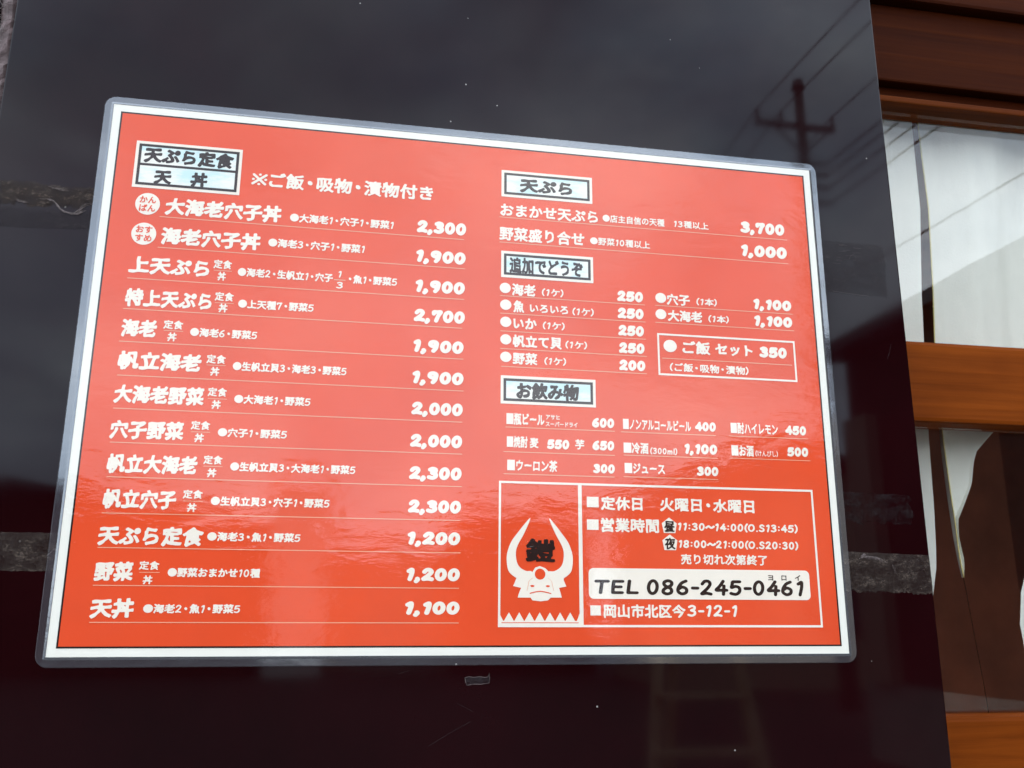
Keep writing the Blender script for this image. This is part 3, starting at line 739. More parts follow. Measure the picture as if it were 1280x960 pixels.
# kind, string, left, centre line, right, height (millimetres on the sheet), weight
TEXT = [
('remark', '※ご飯・吸物・漬物付き', 54.6, 27.1, 127.1, 6.54, 0.035),
('dish_name', '大海老穴子丼', 23.2, 41.7, 67.1, 7.12, 0.049),
('ingredient_note', '●大海老1・穴子1・野菜1', 70.5, 42.5, 111.5, 3.74, 0.042),
('price', '2,300', 120.9, 42.0, 141.1, 5.58, 0.145),
('rule_line', '', 21.5, 46.4, 140.3, 0.28, 0.0),
('dish_name', '海老穴子丼', 22.8, 54.1, 59.9, 7.09, 0.049),
('ingredient_note', '●海老3・穴子1・野菜1', 62.9, 53.8, 100.4, 3.7, 0.042),
('price', '1,900', 121.0, 54.8, 141.1, 5.52, 0.145),
('rule_line', '', 22.0, 59.1, 141.0, 0.28, 0.0),
('dish_name', '上天ぷら', 12.3, 66.6, 41.7, 7.02, 0.049),
('set_or_bowl_note', '定食', 43.1, 64.3, 49.9, 3.62, 0.03),
('set_or_bowl_note', '丼', 44.9, 69.2, 48.0, 3.6, 0.035),
('rule_line', '', 43.3, 66.9, 50.1, 0.22, 0.0),
('ingredient_note', '●海老2・生帆立1・穴子', 52.3, 66.9, 88.5, 3.64, 0.042),
('price', '1,900', 121.1, 67.7, 141.0, 5.46, 0.145),
('rule_line', '', 12.3, 72.3, 140.8, 0.28, 0.0),
('dish_name', '特上天ぷら', 12.3, 79.8, 43.6, 6.99, 0.049),
('set_or_bowl_note', '定食', 44.6, 77.4, 51.6, 3.56, 0.03),
('set_or_bowl_note', '丼', 46.3, 82.0, 49.6, 3.54, 0.035),
('rule_line', '', 44.8, 80.0, 51.8, 0.22, 0.0),
('ingredient_note', '●上天種7・野菜5', 53.4, 79.8, 81.8, 3.6, 0.042),
('price', '2,700', 120.8, 80.1, 141.2, 5.41, 0.145),
('rule_line', '', 12.0, 84.5, 140.2, 0.28, 0.0),
('dish_name', '海老', 12.2, 91.9, 24.8, 6.94, 0.049),
('set_or_bowl_note', '定食', 27.0, 89.8, 34.1, 3.47, 0.03),
('set_or_bowl_note', '丼', 28.8, 94.6, 32.1, 3.45, 0.035),
('rule_line', '', 27.3, 92.2, 34.3, 0.22, 0.0),
('ingredient_note', '●海老6・野菜5', 36.8, 92.2, 61.3, 3.53, 0.042),
('price', '1,900', 121.0, 92.7, 140.9, 5.35, 0.145),
('rule_line', '', 11.9, 97.3, 140.9, 0.28, 0.0),
('dish_name', '帆立海老', 12.3, 104.4, 41.9, 6.94, 0.049),
('set_or_bowl_note', '定食', 43.6, 102.4, 50.6, 3.44, 0.03),
('set_or_bowl_note', '丼', 45.3, 107.2, 48.6, 3.42, 0.035),
('rule_line', '', 43.8, 104.8, 50.7, 0.22, 0.0),
('ingredient_note', '●生帆立貝3・海老3・野菜5', 53.3, 104.7, 95.6, 3.54, 0.042),
('price', '1,900', 121.0, 105.5, 141.1, 5.29, 0.145),
('rule_line', '', 12.6, 110.3, 141.2, 0.28, 0.0),
('dish_name', '大海老野菜', 12.3, 117.2, 43.9, 6.91, 0.049),
('set_or_bowl_note', '定食', 45.1, 115.1, 52.0, 3.38, 0.03),
('set_or_bowl_note', '丼', 46.8, 119.9, 50.1, 3.36, 0.035),
('rule_line', '', 45.3, 117.7, 52.2, 0.22, 0.0),
('ingredient_note', '●大海老1・野菜5', 54.8, 117.4, 82.7, 3.49, 0.042),
('price', '2,000', 121.0, 118.0, 141.0, 5.23, 0.145),
('rule_line', '', 12.6, 122.8, 140.9, 0.28, 0.0),
('dish_name', '穴子野菜', 12.3, 130.5, 37.8, 6.86, 0.049),
('set_or_bowl_note', '定食', 40.2, 128.0, 47.0, 3.31, 0.03),
('set_or_bowl_note', '丼', 41.8, 132.7, 45.1, 3.29, 0.035),
('rule_line', '', 40.4, 130.5, 47.2, 0.22, 0.0),
('ingredient_note', '●穴子1・野菜5', 49.9, 130.3, 74.8, 3.44, 0.042),
('price', '2,000', 120.9, 130.7, 141.0, 5.17, 0.145),
('rule_line', '', 12.8, 135.4, 141.1, 0.28, 0.0),
('dish_name', '帆立大海老', 12.6, 143.0, 43.7, 6.84, 0.049),
('set_or_bowl_note', '定食', 45.7, 140.7, 52.4, 3.26, 0.03),
('set_or_bowl_note', '丼', 47.3, 145.5, 50.6, 3.24, 0.035),
('rule_line', '', 45.8, 143.1, 52.6, 0.22, 0.0),
('ingredient_note', '●生帆立貝3・大海老1・野菜5', 55.3, 142.9, 100.7, 3.43, 0.042),
('price', '2,300', 120.9, 143.2, 141.0, 5.12, 0.145),
('rule_line', '', 12.9, 148.0, 141.2, 0.28, 0.0),
('dish_name', '帆立穴子', 12.6, 155.7, 37.5, 6.79, 0.049),
('set_or_bowl_note', '定食', 39.6, 153.5, 46.5, 3.19, 0.03),
('set_or_bowl_note', '丼', 41.4, 158.3, 44.7, 3.17, 0.035),
('rule_line', '', 39.8, 156.0, 46.7, 0.22, 0.0),
('ingredient_note', '●生帆立貝3・穴子1・野菜5', 49.5, 155.7, 91.8, 3.38, 0.042),
('price', '2,300', 120.9, 155.9, 141.0, 5.06, 0.145),
('rule_line', '', 12.7, 160.9, 140.9, 0.28, 0.0),
('dish_name', '天ぷら定食', 12.4, 168.7, 48.0, 6.77, 0.049),
('ingredient_note', '●海老3・魚1・野菜5', 49.3, 168.5, 82.0, 3.33, 0.042),
('price', '1,200', 121.1, 167.8, 140.9, 5.0, 0.145),
('rule_line', '', 12.6, 173.0, 141.1, 0.28, 0.0),
('dish_name', '野菜', 12.5, 181.2, 25.3, 6.69, 0.049),
('set_or_bowl_note', '定食', 27.1, 179.0, 33.9, 3.06, 0.03),
('set_or_bowl_note', '丼', 28.8, 184.0, 32.0, 3.03, 0.035),
('rule_line', '', 27.4, 181.4, 34.2, 0.22, 0.0),
('ingredient_note', '●野菜おまかせ10種', 36.9, 181.3, 68.6, 3.27, 0.042),
('price', '1,200', 121.1, 181.1, 141.0, 4.94, 0.145),
('rule_line', '', 12.5, 186.0, 140.8, 0.28, 0.0),
('dish_name', '天丼', 12.5, 193.7, 26.8, 6.65, 0.049),
('ingredient_note', '●海老2・魚1・野菜5', 29.9, 193.8, 62.6, 3.22, 0.042),
('price', '1,100', 121.0, 193.2, 141.1, 4.88, 0.145),
('rule_line', '', 12.7, 198.5, 140.9, 0.28, 0.0),
('ingredient_note', '1', 90.6, 65.1, 91.8, 2.86, 0.085),
('ingredient_note', '3', 89.9, 69.7, 92.5, 2.84, 0.085),
('rule_line', '', 89.0, 67.5, 93.4, 0.35, 0.0),
('ingredient_note', '・魚1・野菜5', 94.7, 66.8, 113.7, 3.65, 0.042),
('dish_name', 'おまかせ天ぷら', 155.3, 31.6, 197.4, 5.85, 0.035),
('rule_line', '', 154.9, 35.0, 283.7, 0.28, 0.0),
('ingredient_note', '●店主自信の天種', 199.5, 31.7, 227.1, 3.53, 0.026),
('ingredient_note', '13種以上', 231.4, 31.6, 247.2, 3.38, 0.026),
('price', '3,700', 261.9, 30.5, 282.6, 5.54, 0.145),
('dish_name', '野菜盛り合せ', 155.0, 42.3, 191.3, 6.12, 0.035),
('rule_line', '', 155.0, 46.2, 283.5, 0.28, 0.0),
('ingredient_note', '●野菜10種以上', 193.8, 42.5, 220.2, 3.47, 0.026),
('price', '1,000', 261.7, 41.4, 283.0, 5.65, 0.145),
('bullet', '●', 155.3, 66.2, 159.9, 4.85, 0.0),
('dish_name', '海老', 160.4, 66.6, 170.3, 5.21, 0.04),
('rule_line', '', 155.5, 69.6, 217.0, 0.28, 0.0),
('price', '250', 205.0, 66.3, 216.3, 4.79, 0.145),
('quantity_note', '(1ケ)', 172.9, 66.9, 182.0, 3.49, 0.03),
('bullet', '●', 155.5, 73.4, 160.2, 4.81, 0.0),
('dish_name', '魚', 161.0, 73.8, 165.5, 5.16, 0.04),
('rule_line', '', 155.6, 77.1, 217.1, 0.28, 0.0),
('price', '250', 205.0, 73.8, 216.3, 4.75, 0.145),
('quantity_note', '(1ケ)', 185.7, 74.4, 194.8, 3.48, 0.03),
('bullet', '●', 155.6, 80.7, 160.2, 4.76, 0.0),
('dish_name', 'いか', 161.0, 81.0, 170.7, 5.12, 0.04),
('rule_line', '', 155.7, 84.6, 217.0, 0.28, 0.0),
('price', '250', 205.1, 81.3, 216.2, 4.7, 0.145),
('quantity_note', '(1ケ)', 173.2, 81.2, 182.4, 3.43, 0.03),
('bullet', '●', 155.7, 88.1, 160.2, 4.71, 0.0),
('dish_name', '帆立て貝', 160.8, 88.5, 181.1, 5.08, 0.04),
('rule_line', '', 155.7, 92.0, 217.1, 0.28, 0.0),
('price', '250', 205.2, 88.8, 216.2, 4.66, 0.145),
('quantity_note', '(1ケ)', 182.6, 88.8, 191.7, 3.41, 0.03),
('bullet', '●', 155.7, 95.4, 160.3, 4.67, 0.0),
('dish_name', '野菜', 160.8, 95.8, 170.9, 5.02, 0.04),
('rule_line', '', 156.2, 99.4, 217.0, 0.28, 0.0),
('price', '200', 205.1, 96.2, 216.3, 4.61, 0.145),
('quantity_note', '(1ケ)', 173.8, 96.2, 182.8, 3.36, 0.03),
('dish_name', 'いろいろ', 167.8, 74.1, 183.9, 3.98, 0.04),
('bullet', '●', 221.7, 66.0, 226.5, 4.86, 0.0),
('dish_name', '穴子', 226.7, 66.3, 237.0, 5.02, 0.04),
('rule_line', '', 221.6, 69.4, 283.7, 0.28, 0.0),
('price', '1,100', 265.8, 65.8, 283.2, 4.94, 0.145),
('quantity_note', '(1本)', 239.9, 66.5, 249.1, 3.42, 0.03),
('bullet', '●', 221.5, 73.2, 226.3, 4.82, 0.0),
('dish_name', '大海老', 226.9, 73.5, 242.2, 4.98, 0.04),
('rule_line', '', 221.3, 76.9, 283.8, 0.28, 0.0),
('price', '1,100', 265.7, 73.3, 283.1, 4.89, 0.145),
('quantity_note', '(1本)', 244.9, 73.8, 254.1, 3.4, 0.03),
('bullet', '●', 224.5, 86.9, 230.3, 5.78, 0.0),
('dish_name', 'ご飯', 232.7, 87.1, 245.0, 5.6, 0.04),
('dish_name', 'セット', 247.3, 87.0, 264.0, 5.29, 0.045),
('price', '350', 267.0, 87.2, 279.5, 4.98, 0.145),
('rule_line', '', 223.7, 92.3, 281.6, 0.28, 0.0),
('ingredient_note', '(ご飯・吸物・漬物)', 226.9, 95.9, 261.6, 3.64, 0.03),
('drink_name', '■瓶ビール', 158.4, 120.6, 173.7, 4.85, 0.04),
('ingredient_note', 'アサヒ', 174.3, 119.3, 180.0, 2.12, 0.03),
('ingredient_note', 'スーパードライ', 174.2, 122.1, 187.2, 2.11, 0.03),
('price', '600', 193.2, 120.8, 202.4, 4.11, 0.14),
('drink_name', '■焼酎', 158.6, 129.8, 166.9, 4.62, 0.035),
('drink_name', '麦', 167.7, 129.9, 171.3, 4.16, 0.035),
('price', '550', 174.7, 130.2, 183.7, 4.02, 0.14),
('drink_name', '芋', 186.1, 129.9, 189.9, 4.04, 0.035),
('price', '650', 193.2, 130.0, 202.2, 4.05, 0.14),
('drink_name', '■ウーロン茶', 158.8, 139.0, 178.8, 4.58, 0.035),
('price', '300', 193.3, 139.3, 202.2, 3.84, 0.14),
('drink_name', '■ノンアルコールビール', 206.1, 120.8, 234.9, 4.65, 0.035),
('price', '400', 236.7, 120.6, 245.7, 4.02, 0.14),
('drink_name', '■冷酒', 206.1, 130.5, 216.5, 4.57, 0.035),
('quantity_note', '(300ml)', 217.2, 131.4, 228.6, 2.62, 0.03),
('price', '1,100', 231.8, 130.0, 245.8, 4.3, 0.14),
('drink_name', '■ジュース', 206.3, 138.7, 223.1, 4.52, 0.035),
('price', '300', 236.6, 139.0, 245.8, 3.93, 0.14),
('drink_name', '■酎ハイレモン', 252.2, 120.6, 273.0, 4.74, 0.035),
('price', '450', 276.3, 120.6, 285.7, 4.1, 0.14),
('drink_name', '■お酒', 252.0, 130.0, 261.7, 4.67, 0.035),
('ingredient_note', '(けんびし)', 262.4, 130.9, 272.3, 2.51, 0.02),
('price', '500', 276.5, 129.7, 285.9, 4.05, 0.14),
('rule_line', '', 158.0, 124.0, 202.6, 0.28, 0.0),
('rule_line', '', 157.3, 133.8, 202.4, 0.28, 0.0),
('rule_line', '', 157.4, 142.5, 202.1, 0.28, 0.0),
('rule_line', '', 205.2, 124.1, 245.5, 0.28, 0.0),
('rule_line', '', 206.1, 133.5, 245.8, 0.28, 0.0),
('rule_line', '', 205.8, 142.2, 245.6, 0.28, 0.0),
('rule_line', '', 251.4, 124.0, 286.3, 0.28, 0.0),
('rule_line', '', 251.3, 133.2, 286.6, 0.28, 0.0),
('bullet', '■', 190.5, 152.6, 195.3, 4.55, 0.0),
('notice_line', '定休日', 196.2, 152.9, 213.3, 5.36, 0.035),
('notice_line', '火曜日・水曜日', 220.4, 152.8, 260.5, 5.45, 0.035),
('bullet', '■', 190.4, 161.4, 195.1, 4.49, 0.0),
('notice_line', '営業時間', 196.0, 161.4, 219.8, 5.46, 0.035),
('opening_hours', '11:30～14:00(O.S13:45)', 227.6, 161.4, 278.7, 3.19, 0.1),
('opening_hours', '18:00～21:00(O.S20:30)', 227.7, 168.2, 278.4, 3.16, 0.1),
('notice_line', '売り切れ次第終了', 228.3, 174.1, 264.6, 4.06, 0.03),
('bullet', '■', 191.2, 193.8, 195.3, 4.15, 0.0),
('notice_line', '岡山市北区今', 196.4, 194.0, 229.3, 5.08, 0.035),
('notice_line', '3-12-1', 230.0, 193.8, 250.7, 4.55, 0.09),
]
READS = {'dish_name': 'cream lettering reading %s', 'price': 'cream price reading %s', 'remark': 'cream remark reading %s',
         'ingredient_note': 'small cream note reading %s', 'set_or_bowl_note': 'small cream note reading %s', 'quantity_note': 'small cream note reading %s',
         'drink_name': 'cream lettering reading %s', 'notice_line': 'cream lettering reading %s', 'opening_hours': 'cream lettering reading %s'}
for kind, s, x0, y, x1, h, w in TEXT:
    if kind == 'rule_line':
        flat([rect(x0, y - h / 2, x1, y + h / 2)], .70, 'rule_line', M['rule'], sheet); continue
    lb = None if s in ('●', '■', 'アサヒ', 'スーパードライ', '・') else READS.get(kind, '%s') % s
    text(s, x0, y, x1, h, w, LD, kind, CREAM, sheet, lb)

# round badges in front of the first two dishes
for cx, cy, a, b in ((16.63, 41.52, 'かん', 'ばん'), (16.43, 53.98, 'おす', 'すめ')):
    o = flat([circ(cx, cy, 4.55)], LD, 'round_badge', CREAM, sheet); o['label'] = 'round cream badge reading ' + a + b
    for s, dy in ((a, -1.75), (b, 1.75)):
        text(s, cx - 3.0, cy + dy, cx + 3.0, 3.1, .028, BLACK_LD, 'lettering', M['red'], o)
# heading plates
def heading(x0, y0, x1, y1, rows, label):
    o = flat([rect(x0, y0, x1, y1)], LD, 'heading_plate', CREAM, sheet); o['label'] = label
    ys = np.linspace(y0 + 1.15, y1 - 1.15, len(rows) + 1)
    flat([rect(x0 + 1.15, y0 + 1.15, x1 - 1.15, y1 - 1.15)], .77, 'washed_field', M['plate'], o)
    fr = frame(x0 + 1.15, y0 + 1.15, x1 - 1.15, y1 - 1.15, 1.05)
    for yy in ys[1:-1]: fr.append(rect(x0 + 2.2, yy - .5, x1 - 2.2, yy + .5))
    flat(fr, .80, 'black_frame', M['ink'], o)
    for pieces in rows:
        for s, a, y, b, h in pieces: text(s, a, y, b, h, .042 if s[0] == '追' else .055, BLACK_LD, 'lettering', M['ink'], o)
heading(10.1, 15.0, 50.4, 34.8, [[('天ぷら定食', 13.4, 20.6, 47.3, 6.6)], [('天', 17.9, 29.7, 24.4, 6.2), ('丼', 31.5, 29.7, 37.9, 6.2)]], 'two-row heading plate reading 天ぷら定食 over 天丼')
heading(155.75, 13.5, 195.1, 25.65, [[('天ぷら', 163.6, 19.7, 186.3, 6.4)]], 'heading plate reading 天ぷら')
heading(155.85, 50.0, 194.9, 61.55, [[('追加でどうぞ', 159.3, 56.0, 190.4, 7.0)]], 'heading plate reading 追加でどうぞ')
heading(156.0, 103.1, 194.95, 114.6, [[('お飲み物', 162.3, 109.0, 188.0, 6.8)]], 'heading plate reading お飲み物')
flat(frame(221.9, 81.6, 283.5, 99.65, .8), LD, 'set_box', CREAM, sheet)
# shop notice box
flat(frame(155.6, 145.3, 286.5, 200.0, .85) + [rect(187.0, 146.15, 188.5, 199.15)], LD, 'notice_box', CREAM, sheet)
o = flat([rrect(190.75, 177.95, 282.2, 189.5, 1.9)], LD, 'telephone_plate', CREAM, sheet); o['label'] = 'cream rounded plate with the telephone number'
text('TEL', 193.0, 184.9, 210.6, 5.6, .095, BLACK_LD, 'lettering', M['ink'], o)
text('086-245-0461', 213.9, 184.95, 279.4, 6.2, .092, BLACK_LD, 'lettering', M['ink'], o)
for s, a, b in (('ヨ', 264.4, 266.6), ('ロ', 270.1, 272.3), ('イ', 275.9, 278.3)): text(s, a, 180.85, b, 2.5, .02, BLACK_LD, 'lettering', M['ink'], o)
for s, cy in (('昼', 161.35), ('夜', 168.0)):
    cx = 224.05
    pent = [(cx, cy - 3.4), (cx + 3.1, cy - 1.1), (cx + 2.4, cy + 2.7), (cx - 2.4, cy + 2.7), (cx - 3.1, cy - 1.1)]
    o = flat([pent], LD, 'pentagon_badge', CREAM, sheet); o['label'] = 'cream pentagon badge reading ' + s
    text(s, cx - 2.2, cy + .1, cx + 2.2, 4.5, .035, BLACK_LD, 'lettering', M['ink'], o)
# helmet crest
crest = flat([[(168.74, 179.69), (169.81, 178.11), (171.6, 177.47), (173.74, 178.26), (175.17, 179.62), (178.0, 180.2), (181.05, 181.62), (180.9, 182.65), (181.95, 185.03), (179.07, 185.54), (179.56, 187.1), (180.11, 189.14), (175.83, 189.16), (174.75, 190.18), (171.91, 190.54), (168.72, 190.22), (168.01, 189.21), (163.08, 189.24), (163.42, 187.89), (164.34, 185.66), (161.3, 185.0), (162.0, 183.51), (162.7, 181.6), (165.5, 180.3)]],
             LD, 'helmet_crest', CREAM, sheet)
crest['label'] = 'cream warrior helmet crest with two tall horns'
HL = [(167.9, 159.38), (166.24, 161.03), (163.37, 164.58), (160.53, 168.45), (158.98, 172.62), (158.79, 176.05), (159.52, 179.46), (161.64, 181.47), (163.41, 182.0), (168.73, 181.74), (168.38, 179.49), (166.25, 179.38), (163.9, 178.04), (162.69, 176.0), (162.32, 172.57), (163.03, 169.8), (165.17, 165.94), (167.18, 161.71)]
HR = [(343.35 - x, y) for x, y in HL]
def fine(poly):
    q = smooth_line(poly + poly[:1], 4); return [tuple(map(float, p)) for p in q[:-1]]
flat([fine(HL)], .77, 'horn', CREAM, crest); flat([fine(HR)], .77, 'horn', CREAM, crest)
flat([circ(171.7, 180.5, 2.05)], .80, 'forehead_disc', M['red'], crest)
for ex in (168.7, 174.7): flat([[(ex - .9, 184.75), (ex, 184.55), (ex + .9, 184.8), (ex + .5, 185.25), (ex - .4, 185.3)]], .80, 'eye', M['red'], crest)
mou = smooth_line([(167.7, 187.5), (169.5, 187.0), (171.7, 186.7), (173.9, 187.0), (176.0, 187.5)], 4)
flat([[tuple(p) for p in mou] + [(p[0], p[1] + .38) for p in reversed(mou)]], .80, 'moustache', M['red'], crest)
for sg in (-1, 1):
    ck = smooth_line([(171.7 + sg * 2.9, 181.9), (171.7 + sg * 4.3, 183.0), (171.7 + sg * 4.7, 184.6), (171.7 + sg * 5.2, 186.6)], 3)
    flat([[tuple(p) for p in ck] + [(p[0] + .18, p[1] + .05) for p in reversed(ck)]], .80, 'cheek_line', M['rule'], crest)
text('鎧', 166.1, 171.7, 177.6, 8.8, .045, BLACK_LD, 'crest_lettering', M['ink'], sheet, 'black brush lettering reading 鎧')
# saw-tooth band
teeth = [rect(156.45, 197.7, 187.0, 199.15)]
for k in range(-1, 8):
    c = 159.73 + k * 3.93
    a, b, t = c - 1.85, c + 1.85, 194.6
    if k == -1: teeth.append([(156.45, 195.6), (157.6, 197.7), (156.45, 197.7)])
    elif k == 7: teeth.append([(b - 3.2, 197.7), (187.0, 194.9), (187.0, 197.7)])
    else: teeth.append([(a, 197.7), (c, t), (b, 197.7)])
flat(teeth, LD, 'sawtooth_band', CREAM, sheet)
flat([rect(156.9, 198.25, 186.6, 198.5)], .77, 'band_line', M['red'], sheet)
bpy.data.objects.remove(_to); bpy.data.curves.remove(_tc)

# ---------------------------------------------------------------- sliding door, glass and curtains
zY = lambda Y: Z0 - Y / 1000
door = thing('sliding_door', (.80, .07, 0), 'varnished brown wooden door with horizontal rails right of the stone', 'door')
DX0, DX1 = .335, 1.22
MB().box(DX0, .368, .052, .078, .02, 2.03).build('stile', M['wood'], door, bevel=.0015)
MB().box(1.19, DX1, .052, .078, .02, 2.03).build('stile', M['wood'], door, bevel=.0015)
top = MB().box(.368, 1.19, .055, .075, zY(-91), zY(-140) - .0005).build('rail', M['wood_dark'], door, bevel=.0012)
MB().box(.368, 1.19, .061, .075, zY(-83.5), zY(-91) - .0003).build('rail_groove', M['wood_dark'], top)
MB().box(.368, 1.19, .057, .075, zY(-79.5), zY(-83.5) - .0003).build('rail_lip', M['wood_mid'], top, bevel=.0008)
MB().box(.368, 1.19, .055, .075, zY(101.3), zY(59)).build('rail', M['wood'], door, bevel=.0022)
MB().box(.368, 1.19, .055, .075, zY(290), zY(241)).build('rail', M['wood'], door, bevel=.0022)
MB().box(.368, 1.19, .058, .072, .02, zY(290) - .0005).build('bottom_board', M['wood'], door, bevel=.001)
for a, b in ((zY(58.7), zY(-79.2)), (zY(240.7), zY(101.6))):
    MB().box(.3682, 1.1898, .0665, .0695, a, b).build('glass_pane', M['glass'], door)
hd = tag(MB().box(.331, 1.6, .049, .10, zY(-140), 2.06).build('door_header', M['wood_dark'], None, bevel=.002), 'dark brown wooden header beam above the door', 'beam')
tag(MB().box(1.222, 1.30, .02, .12, 0, zY(-140.3)).build('door_post', M['wood'], None, bevel=.002), 'brown wooden post at the right side of the door', 'post')

def curtain(name, y_plane, Ys, Ls, Rs, label, folds=14., amp=.0035, hem=None):
    root = thing(name, (float(np.mean(Ls)), y_plane, zY(max(Ys))), label, 'curtain', 'white curtains behind the door glass')
    rows, cols = 90, 60
    Y = np.linspace(Ys[0], Ys[-1], rows + 1)
    L_ = np.interp(Y, Ys, Ls); R_ = np.interp(Y, Ys, Rs)
    vs, fs = [], []
    for j in range(rows + 1):
        for i in range(cols + 1):
            u = i / cols; x = L_[j] + (R_[j] - L_[j]) * u
            ef = min(1, 14 * min(u, 1 - u) + .04) if hem else min(1, 3 * (1 - u) + .04)
            y = y_plane + ef * (amp * math.sin(folds * x * 12 + .9 * math.sin(Y[j] / 60)) + .0005 * math.sin(x * 420 + Y[j] / 37) + .002 * math.sin(Y[j] / 45 + x * 30))
            vs.append((x, y, zY(Y[j])))
    for j in range(rows):
        for i in range(cols):
            b = j * (cols + 1) + i; fs.append((b, b + cols + 1, b + cols + 2, b + 1))
    MB().add(vs, fs).build('cloth', M['cloth'], root, smooth=True)
    if hem:
        idx = 0 if hem == 'l' else cols
        MB().tube([Vector(vs[j * (cols + 1) + idx]) + Vector((0, -.0004, 0)) for j in range(rows + 1)], .00035, 6).build('hem', M['hem'], root, smooth=True)
    return root
A_ = [(415.0, -125), (415.0, -88.7), (414.5, -61.7), (414.1, -31.3), (409.0, 20.1), (407.0, 49.6), (403.6, 102.2), (402.0, 142.8), (400.6, 163), (399.6, 172), (396.5, 183.8), (393.6, 196), (392.5, 215), (389, 240), (382, 262)]
curtain('curtain', .085, [p[1] for p in A_], [.352] * len(A_), [p[0] / 1000 for p in A_], 'narrow white curtain strip behind the glass beside the stone edge', folds=20, amp=.002)
B_ = [(-125, 418.7, 620), (-62, 418.7, 620), (-31.8, 419.2, 620), (19.6, 416.0, 620), (49.3, 413.4, 560), (70, 412.6, 476), (100.8, 411.8, 440.4), (110, 412, 430.9), (116.6, 412.2, 428.5), (127.4, 412.4, 426.1), (140.3, 412.9, 419.2), (146.7, 413.2, 415.5), (155.9, 413.3, 414.9), (167.4, 413.6, 416.4), (176.4, 414.6, 415.1)]
cur_b = curtain('curtain', .085, [p[0] for p in B_], [p[1] / 1000 for p in B_], [p[2] / 1000 for p in B_], 'wide white curtain behind the glass, swept up to a point below', folds=9, amp=.003, hem='l')
C_ = [(150, 470), (160, 455), (167, 451.5), (183.5, 445.7), (199.7, 443.7), (211.6, 444.7), (235, 449), (262, 458)]
curtain('curtain', .088, [p[0] for p in C_], [p[1] / 1000 for p in C_], [.62] * len(C_), 'white curtain bulging in at the right edge of the lower glass', folds=9, amp=.003)
MB().tube([(.4150, .0855, zY(176.6)), (.4178, .086, zY(205)), (.4205, .0865, zY(232)), (.4225, .087, zY(262))], .0003, 6).build('cord', M['wood_dark'], cur_b)

room = thing('dining_room', (.8, 1.2, 0), 'dark brown unlit room seen behind the curtains', 'room')
MB().box(.1, 2.0, 2.0, 2.1, 0, 2.4).build('back_wall', M['room'], room)
MB().box(.0, .1, .22, 2.0, 0, 2.4).build('side_wall', M['room'], room)
MB().box(2.0, 2.1, .22, 2.0, 0, 2.4).build('side_wall', M['room'], room)
MB().box(.0, 2.1, .22, 2.1, 2.4, 2.5).build('ceiling', M['room'], room)
MB().box(.0, 2.1, .22, 2.1, .0, .02).build('floor', M['room'], room)
MB().box(1.3, 1.6, .10, .22, 0, 2.06).build('front_wall', M['wallbase'], room)

# ---------------------------------------------------------------- the street behind the camera (seen mirrored in stone, film and glass)
g = MB().add([(-120, 40, 0), (120, 40, 0), (120, -160, 0), (-120, -160, 0)], [(3, 2, 1, 0)]).build('ground', M['asphalt']); struct(g)

def windows(root, face_y, items):
    for (x, z, w, h) in items:
        f = MB()
        for r in ((x - w / 2, x + w / 2, z - h / 2, z - h / 2 + .06), (x - w / 2, x + w / 2, z + h / 2 - .06, z + h / 2),
                  (x - w / 2, x - w / 2 + .06, z - h / 2 + .06, z + h / 2 - .06), (x + w / 2 - .06, x + w / 2, z - h / 2 + .06, z + h / 2 - .06), (x - .03, x + .03, z - h / 2 + .06, z + h / 2 - .06)):
            f.box(r[0], r[1], face_y, face_y + .07, r[2], r[3])
        fo = f.build('window', M['steel'], root)
        MB().box(x - w / 2 + .06, x + w / 2 - .06, face_y + .01, face_y + .03, z - h / 2 + .06, z + h / 2 - .06).build('pane', M['pane'], fo)

h1 = thing('gabled_house', (-6.3, -24, 0), 'dark timber house with a low tiled gable across the street', 'house')
MB().prism([(-11, 0), (-2.0, 0), (-2.0, 3.2), (-7.4, 4.1), (-11, 3.5)], -28, -22).build('wall', M['siding'], h1)
MB().prism([(-11.6, 3.52), (-7.4, 4.22), (-1.6, 3.25), (-1.6, 3.40), (-7.4, 4.40), (-11.6, 3.70)], -28.6, -21.5).build('roof', M['tile'], h1)
windows(h1, -22, [(-9.2, 1.5, 1.6, 1.2), (-5.5, 1.5, 1.8, 1.2), (-3.2, 1.6, .9, 1.0)])
h2 = thing('white_annex', (-.9, -22, 0), 'narrow white plastered building beside the dark gabled house', 'building')
MB().box(-1.62, -.30, -25, -22, 0, 4.3).build('wall', M['plaster'], h2)
MB().box(-1.75, -.20, -25.1, -21.9, 4.3, 4.42).build('roof', M['tile'], h2)
h3 = thing('low_garage', (1.4, -24, 0), 'low beige garage with a flat roof across the street', 'garage')
MB().box(-.28, 3.0, -27, -24, 0, 3.0).build('wall', M['beige'], h3)
MB().box(-.35, 3.05, -27.1, -23.8, 3.0, 3.15).build('roof', M['tile'], h3)
MB().box(.3, 2.5, -24, -23.96, 0, 2.3).build('shutter', M['concrete'], h3)
h4 = thing('timber_house', (4.7, -22, 0), 'dark narrow timber house with an upright roof edge across the street', 'house')
MB().box(3.1, 6.3, -27, -22, 0, 3.75).build('wall', M['siding'], h4)
MB().prism([(2.8, 3.70), (6.6, 3.70), (6.3, 3.95), (3.1, 3.95)], -27.3, -21.6).build('roof', M['tile'], h4)
windows(h4, -22, [(4.0, 1.6, 1.0, 1.1), (5.4, 1.6, 1.0, 1.1)])
h5 = thing('tiled_house', (8.2, -17, 0), 'beige house with a tiled roof behind the utility pole', 'house')
MB().prism([(6.5, 0), (11.5, 0), (11.5, 3.9), (9.0, 4.9), (6.5, 3.9)], -21, -17).build('wall', M['beige'], h5)
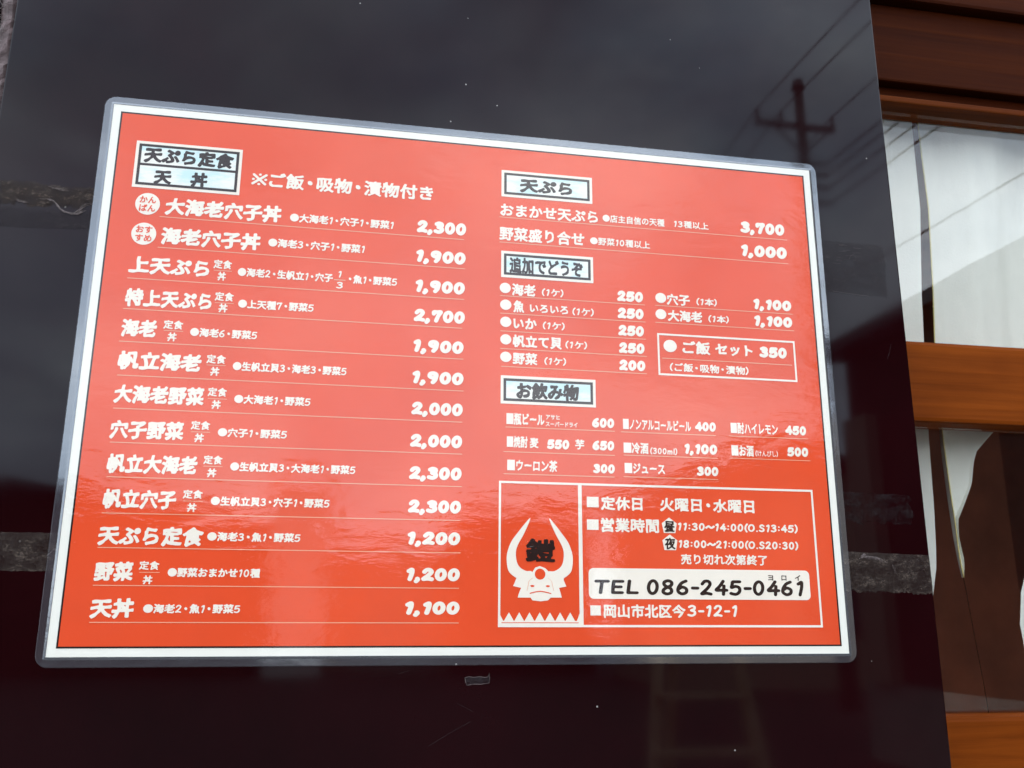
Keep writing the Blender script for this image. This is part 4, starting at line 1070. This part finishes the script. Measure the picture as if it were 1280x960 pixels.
MB().prism([(6.1, 3.75), (9.0, 4.95), (11.9, 3.75), (11.9, 3.92), (9.0, 5.12), (6.1, 3.92)], -21.4, -16.6).build('roof', M['tile'], h5)
windows(h5, -17, [(7.6, 1.6, 1.2, 1.1), (10, 1.6, 1.2, 1.1)])
h6 = thing('side_building', (7.5, -5.5, 0), 'brown building with a long eave along the right side of the lane', 'building')
MB().box(5.75, 11, -9.0, -1.2, .78, 4.35).build('wall', M['siding'], h6)
MB().box(5.45, 11.3, -9.15, -.9, 4.36, 4.5).build('roof', M['tile'], h6)
MB().box(5.70, 11, -9.05, -1.1, 0, .78).build('plinth', M['concrete'], h6)
MB().box(5.6, 5.748, -8.9, -8.45, .79, 3.6).build('corner_post', M['beige'], h6)

# utility pole with crossarm
PX, PY = 8.03, -13.5
up_ = thing('utility_pole', (PX, PY, 0), 'concrete utility pole with a crossarm mirrored in the dark stone', 'utility pole')
MB().tube([(PX, PY, 0), (PX, PY, 5.5), (PX, PY, 11.0)], .155, 16, .085).build('shaft', M['pole'], up_, smooth=True)
MB().bar((PX - .92, PY - .02, 10.18), (PX + .68, PY - .02, 10.18), .085, .10).build('crossarm', M['steel'], up_)
for s_ in (-1, 1): MB().bar((PX + s_ * .55, PY, 10.13), (PX + s_ * .05, PY, 9.65), .035).build('brace', M['steel'], up_)
INS = [PX - .88, PX - .40, PX + .64]
for ix in INS: MB().tube([(ix, PY, 10.23), (ix, PY, 10.31), (ix, PY, 10.33), (ix, PY, 10.44)], .04, 10, .03).build('insulator', M['steel'], up_, smooth=True)
MB().tube([(PX, PY, 10.95), (PX, PY, 11.12)], .13, 12, .09).build('pole_cap', M['steel'], up_)
for zz in (8.65, 8.95, 9.2, 9.42): MB().bar((PX, PY + .05, zz), (PX + .42, PY + .05, zz), .05).build('cable_bracket', M['steel'], up_)
def cable(a, b, sag, r, label):
    pts = []
    for k in range(41):
        t = k / 40
        p = Vector(a).lerp(Vector(b), t); p.z -= sag * 4 * t * (1 - t); pts.append(p)
    return tag(MB().tube(pts, r, 6).build('power_cable', M['cable'], smooth=True), label, 'cable', 'overhead cables running from the utility pole')
names = ['left', 'middle', 'right']
for ix, nm_ in zip(INS, names):
    cable((ix, PY, 10.44), (ix - .2, 14, 10.3), .5, .012, 'overhead wire from the %s insulator of the crossarm, towards the shop' % nm_)
    cable((ix, PY, 10.44), (ix + .3, -48, 10.2), .6, .012, 'overhead wire from the %s insulator of the crossarm, away from the shop' % nm_)
for k, zz in enumerate((8.65, 8.95, 9.2, 9.42)):
    cable((PX + .40, PY + .05, zz), (PX + .5, 14, zz - .1), .45, .016, '%s of the four cables strung below the crossarm' % ['lowest', 'second lowest', 'second highest', 'highest'][k])
cable((5.95, -10.5, 5.55), (5.85, 0.5, 5.15), .08, .010, 'single black cable above the eave of the brown side building')

# wooden step ladder standing in the lane
ld = thing('step_ladder', (1.8, -4.5, 0), 'pale wooden step ladder standing open in the lane', 'ladder')
for x0, x1 in ((1.40, 1.58), (2.15, 1.98)):
    MB().bar((x0, -4.25, 0), (x1, -4.5, 1.45), .055, .03).build('leg', M['pale_wood'], ld)
for x0, x1 in ((1.72, 1.68), (2.35, 2.02)):
    MB().bar((x0, -4.95, 0), (x1, -4.53, 1.42), .05, .03).build('leg', M['pale_wood'], ld)
for k, zz in enumerate((.25, .52, .79, 1.06)):
    t = zz / 1.45
    MB().bar((1.40 + .18 * t, -4.25 - .25 * t, zz), (2.15 - .17 * t, -4.25 - .25 * t, zz), .09, .025).build('step', M['pale_wood'], ld)
MB().box(1.52, 2.04, -4.62, -4.40, 1.45, 1.48).build('top_board', M['pale_wood'], ld)

ld.location.x += .22
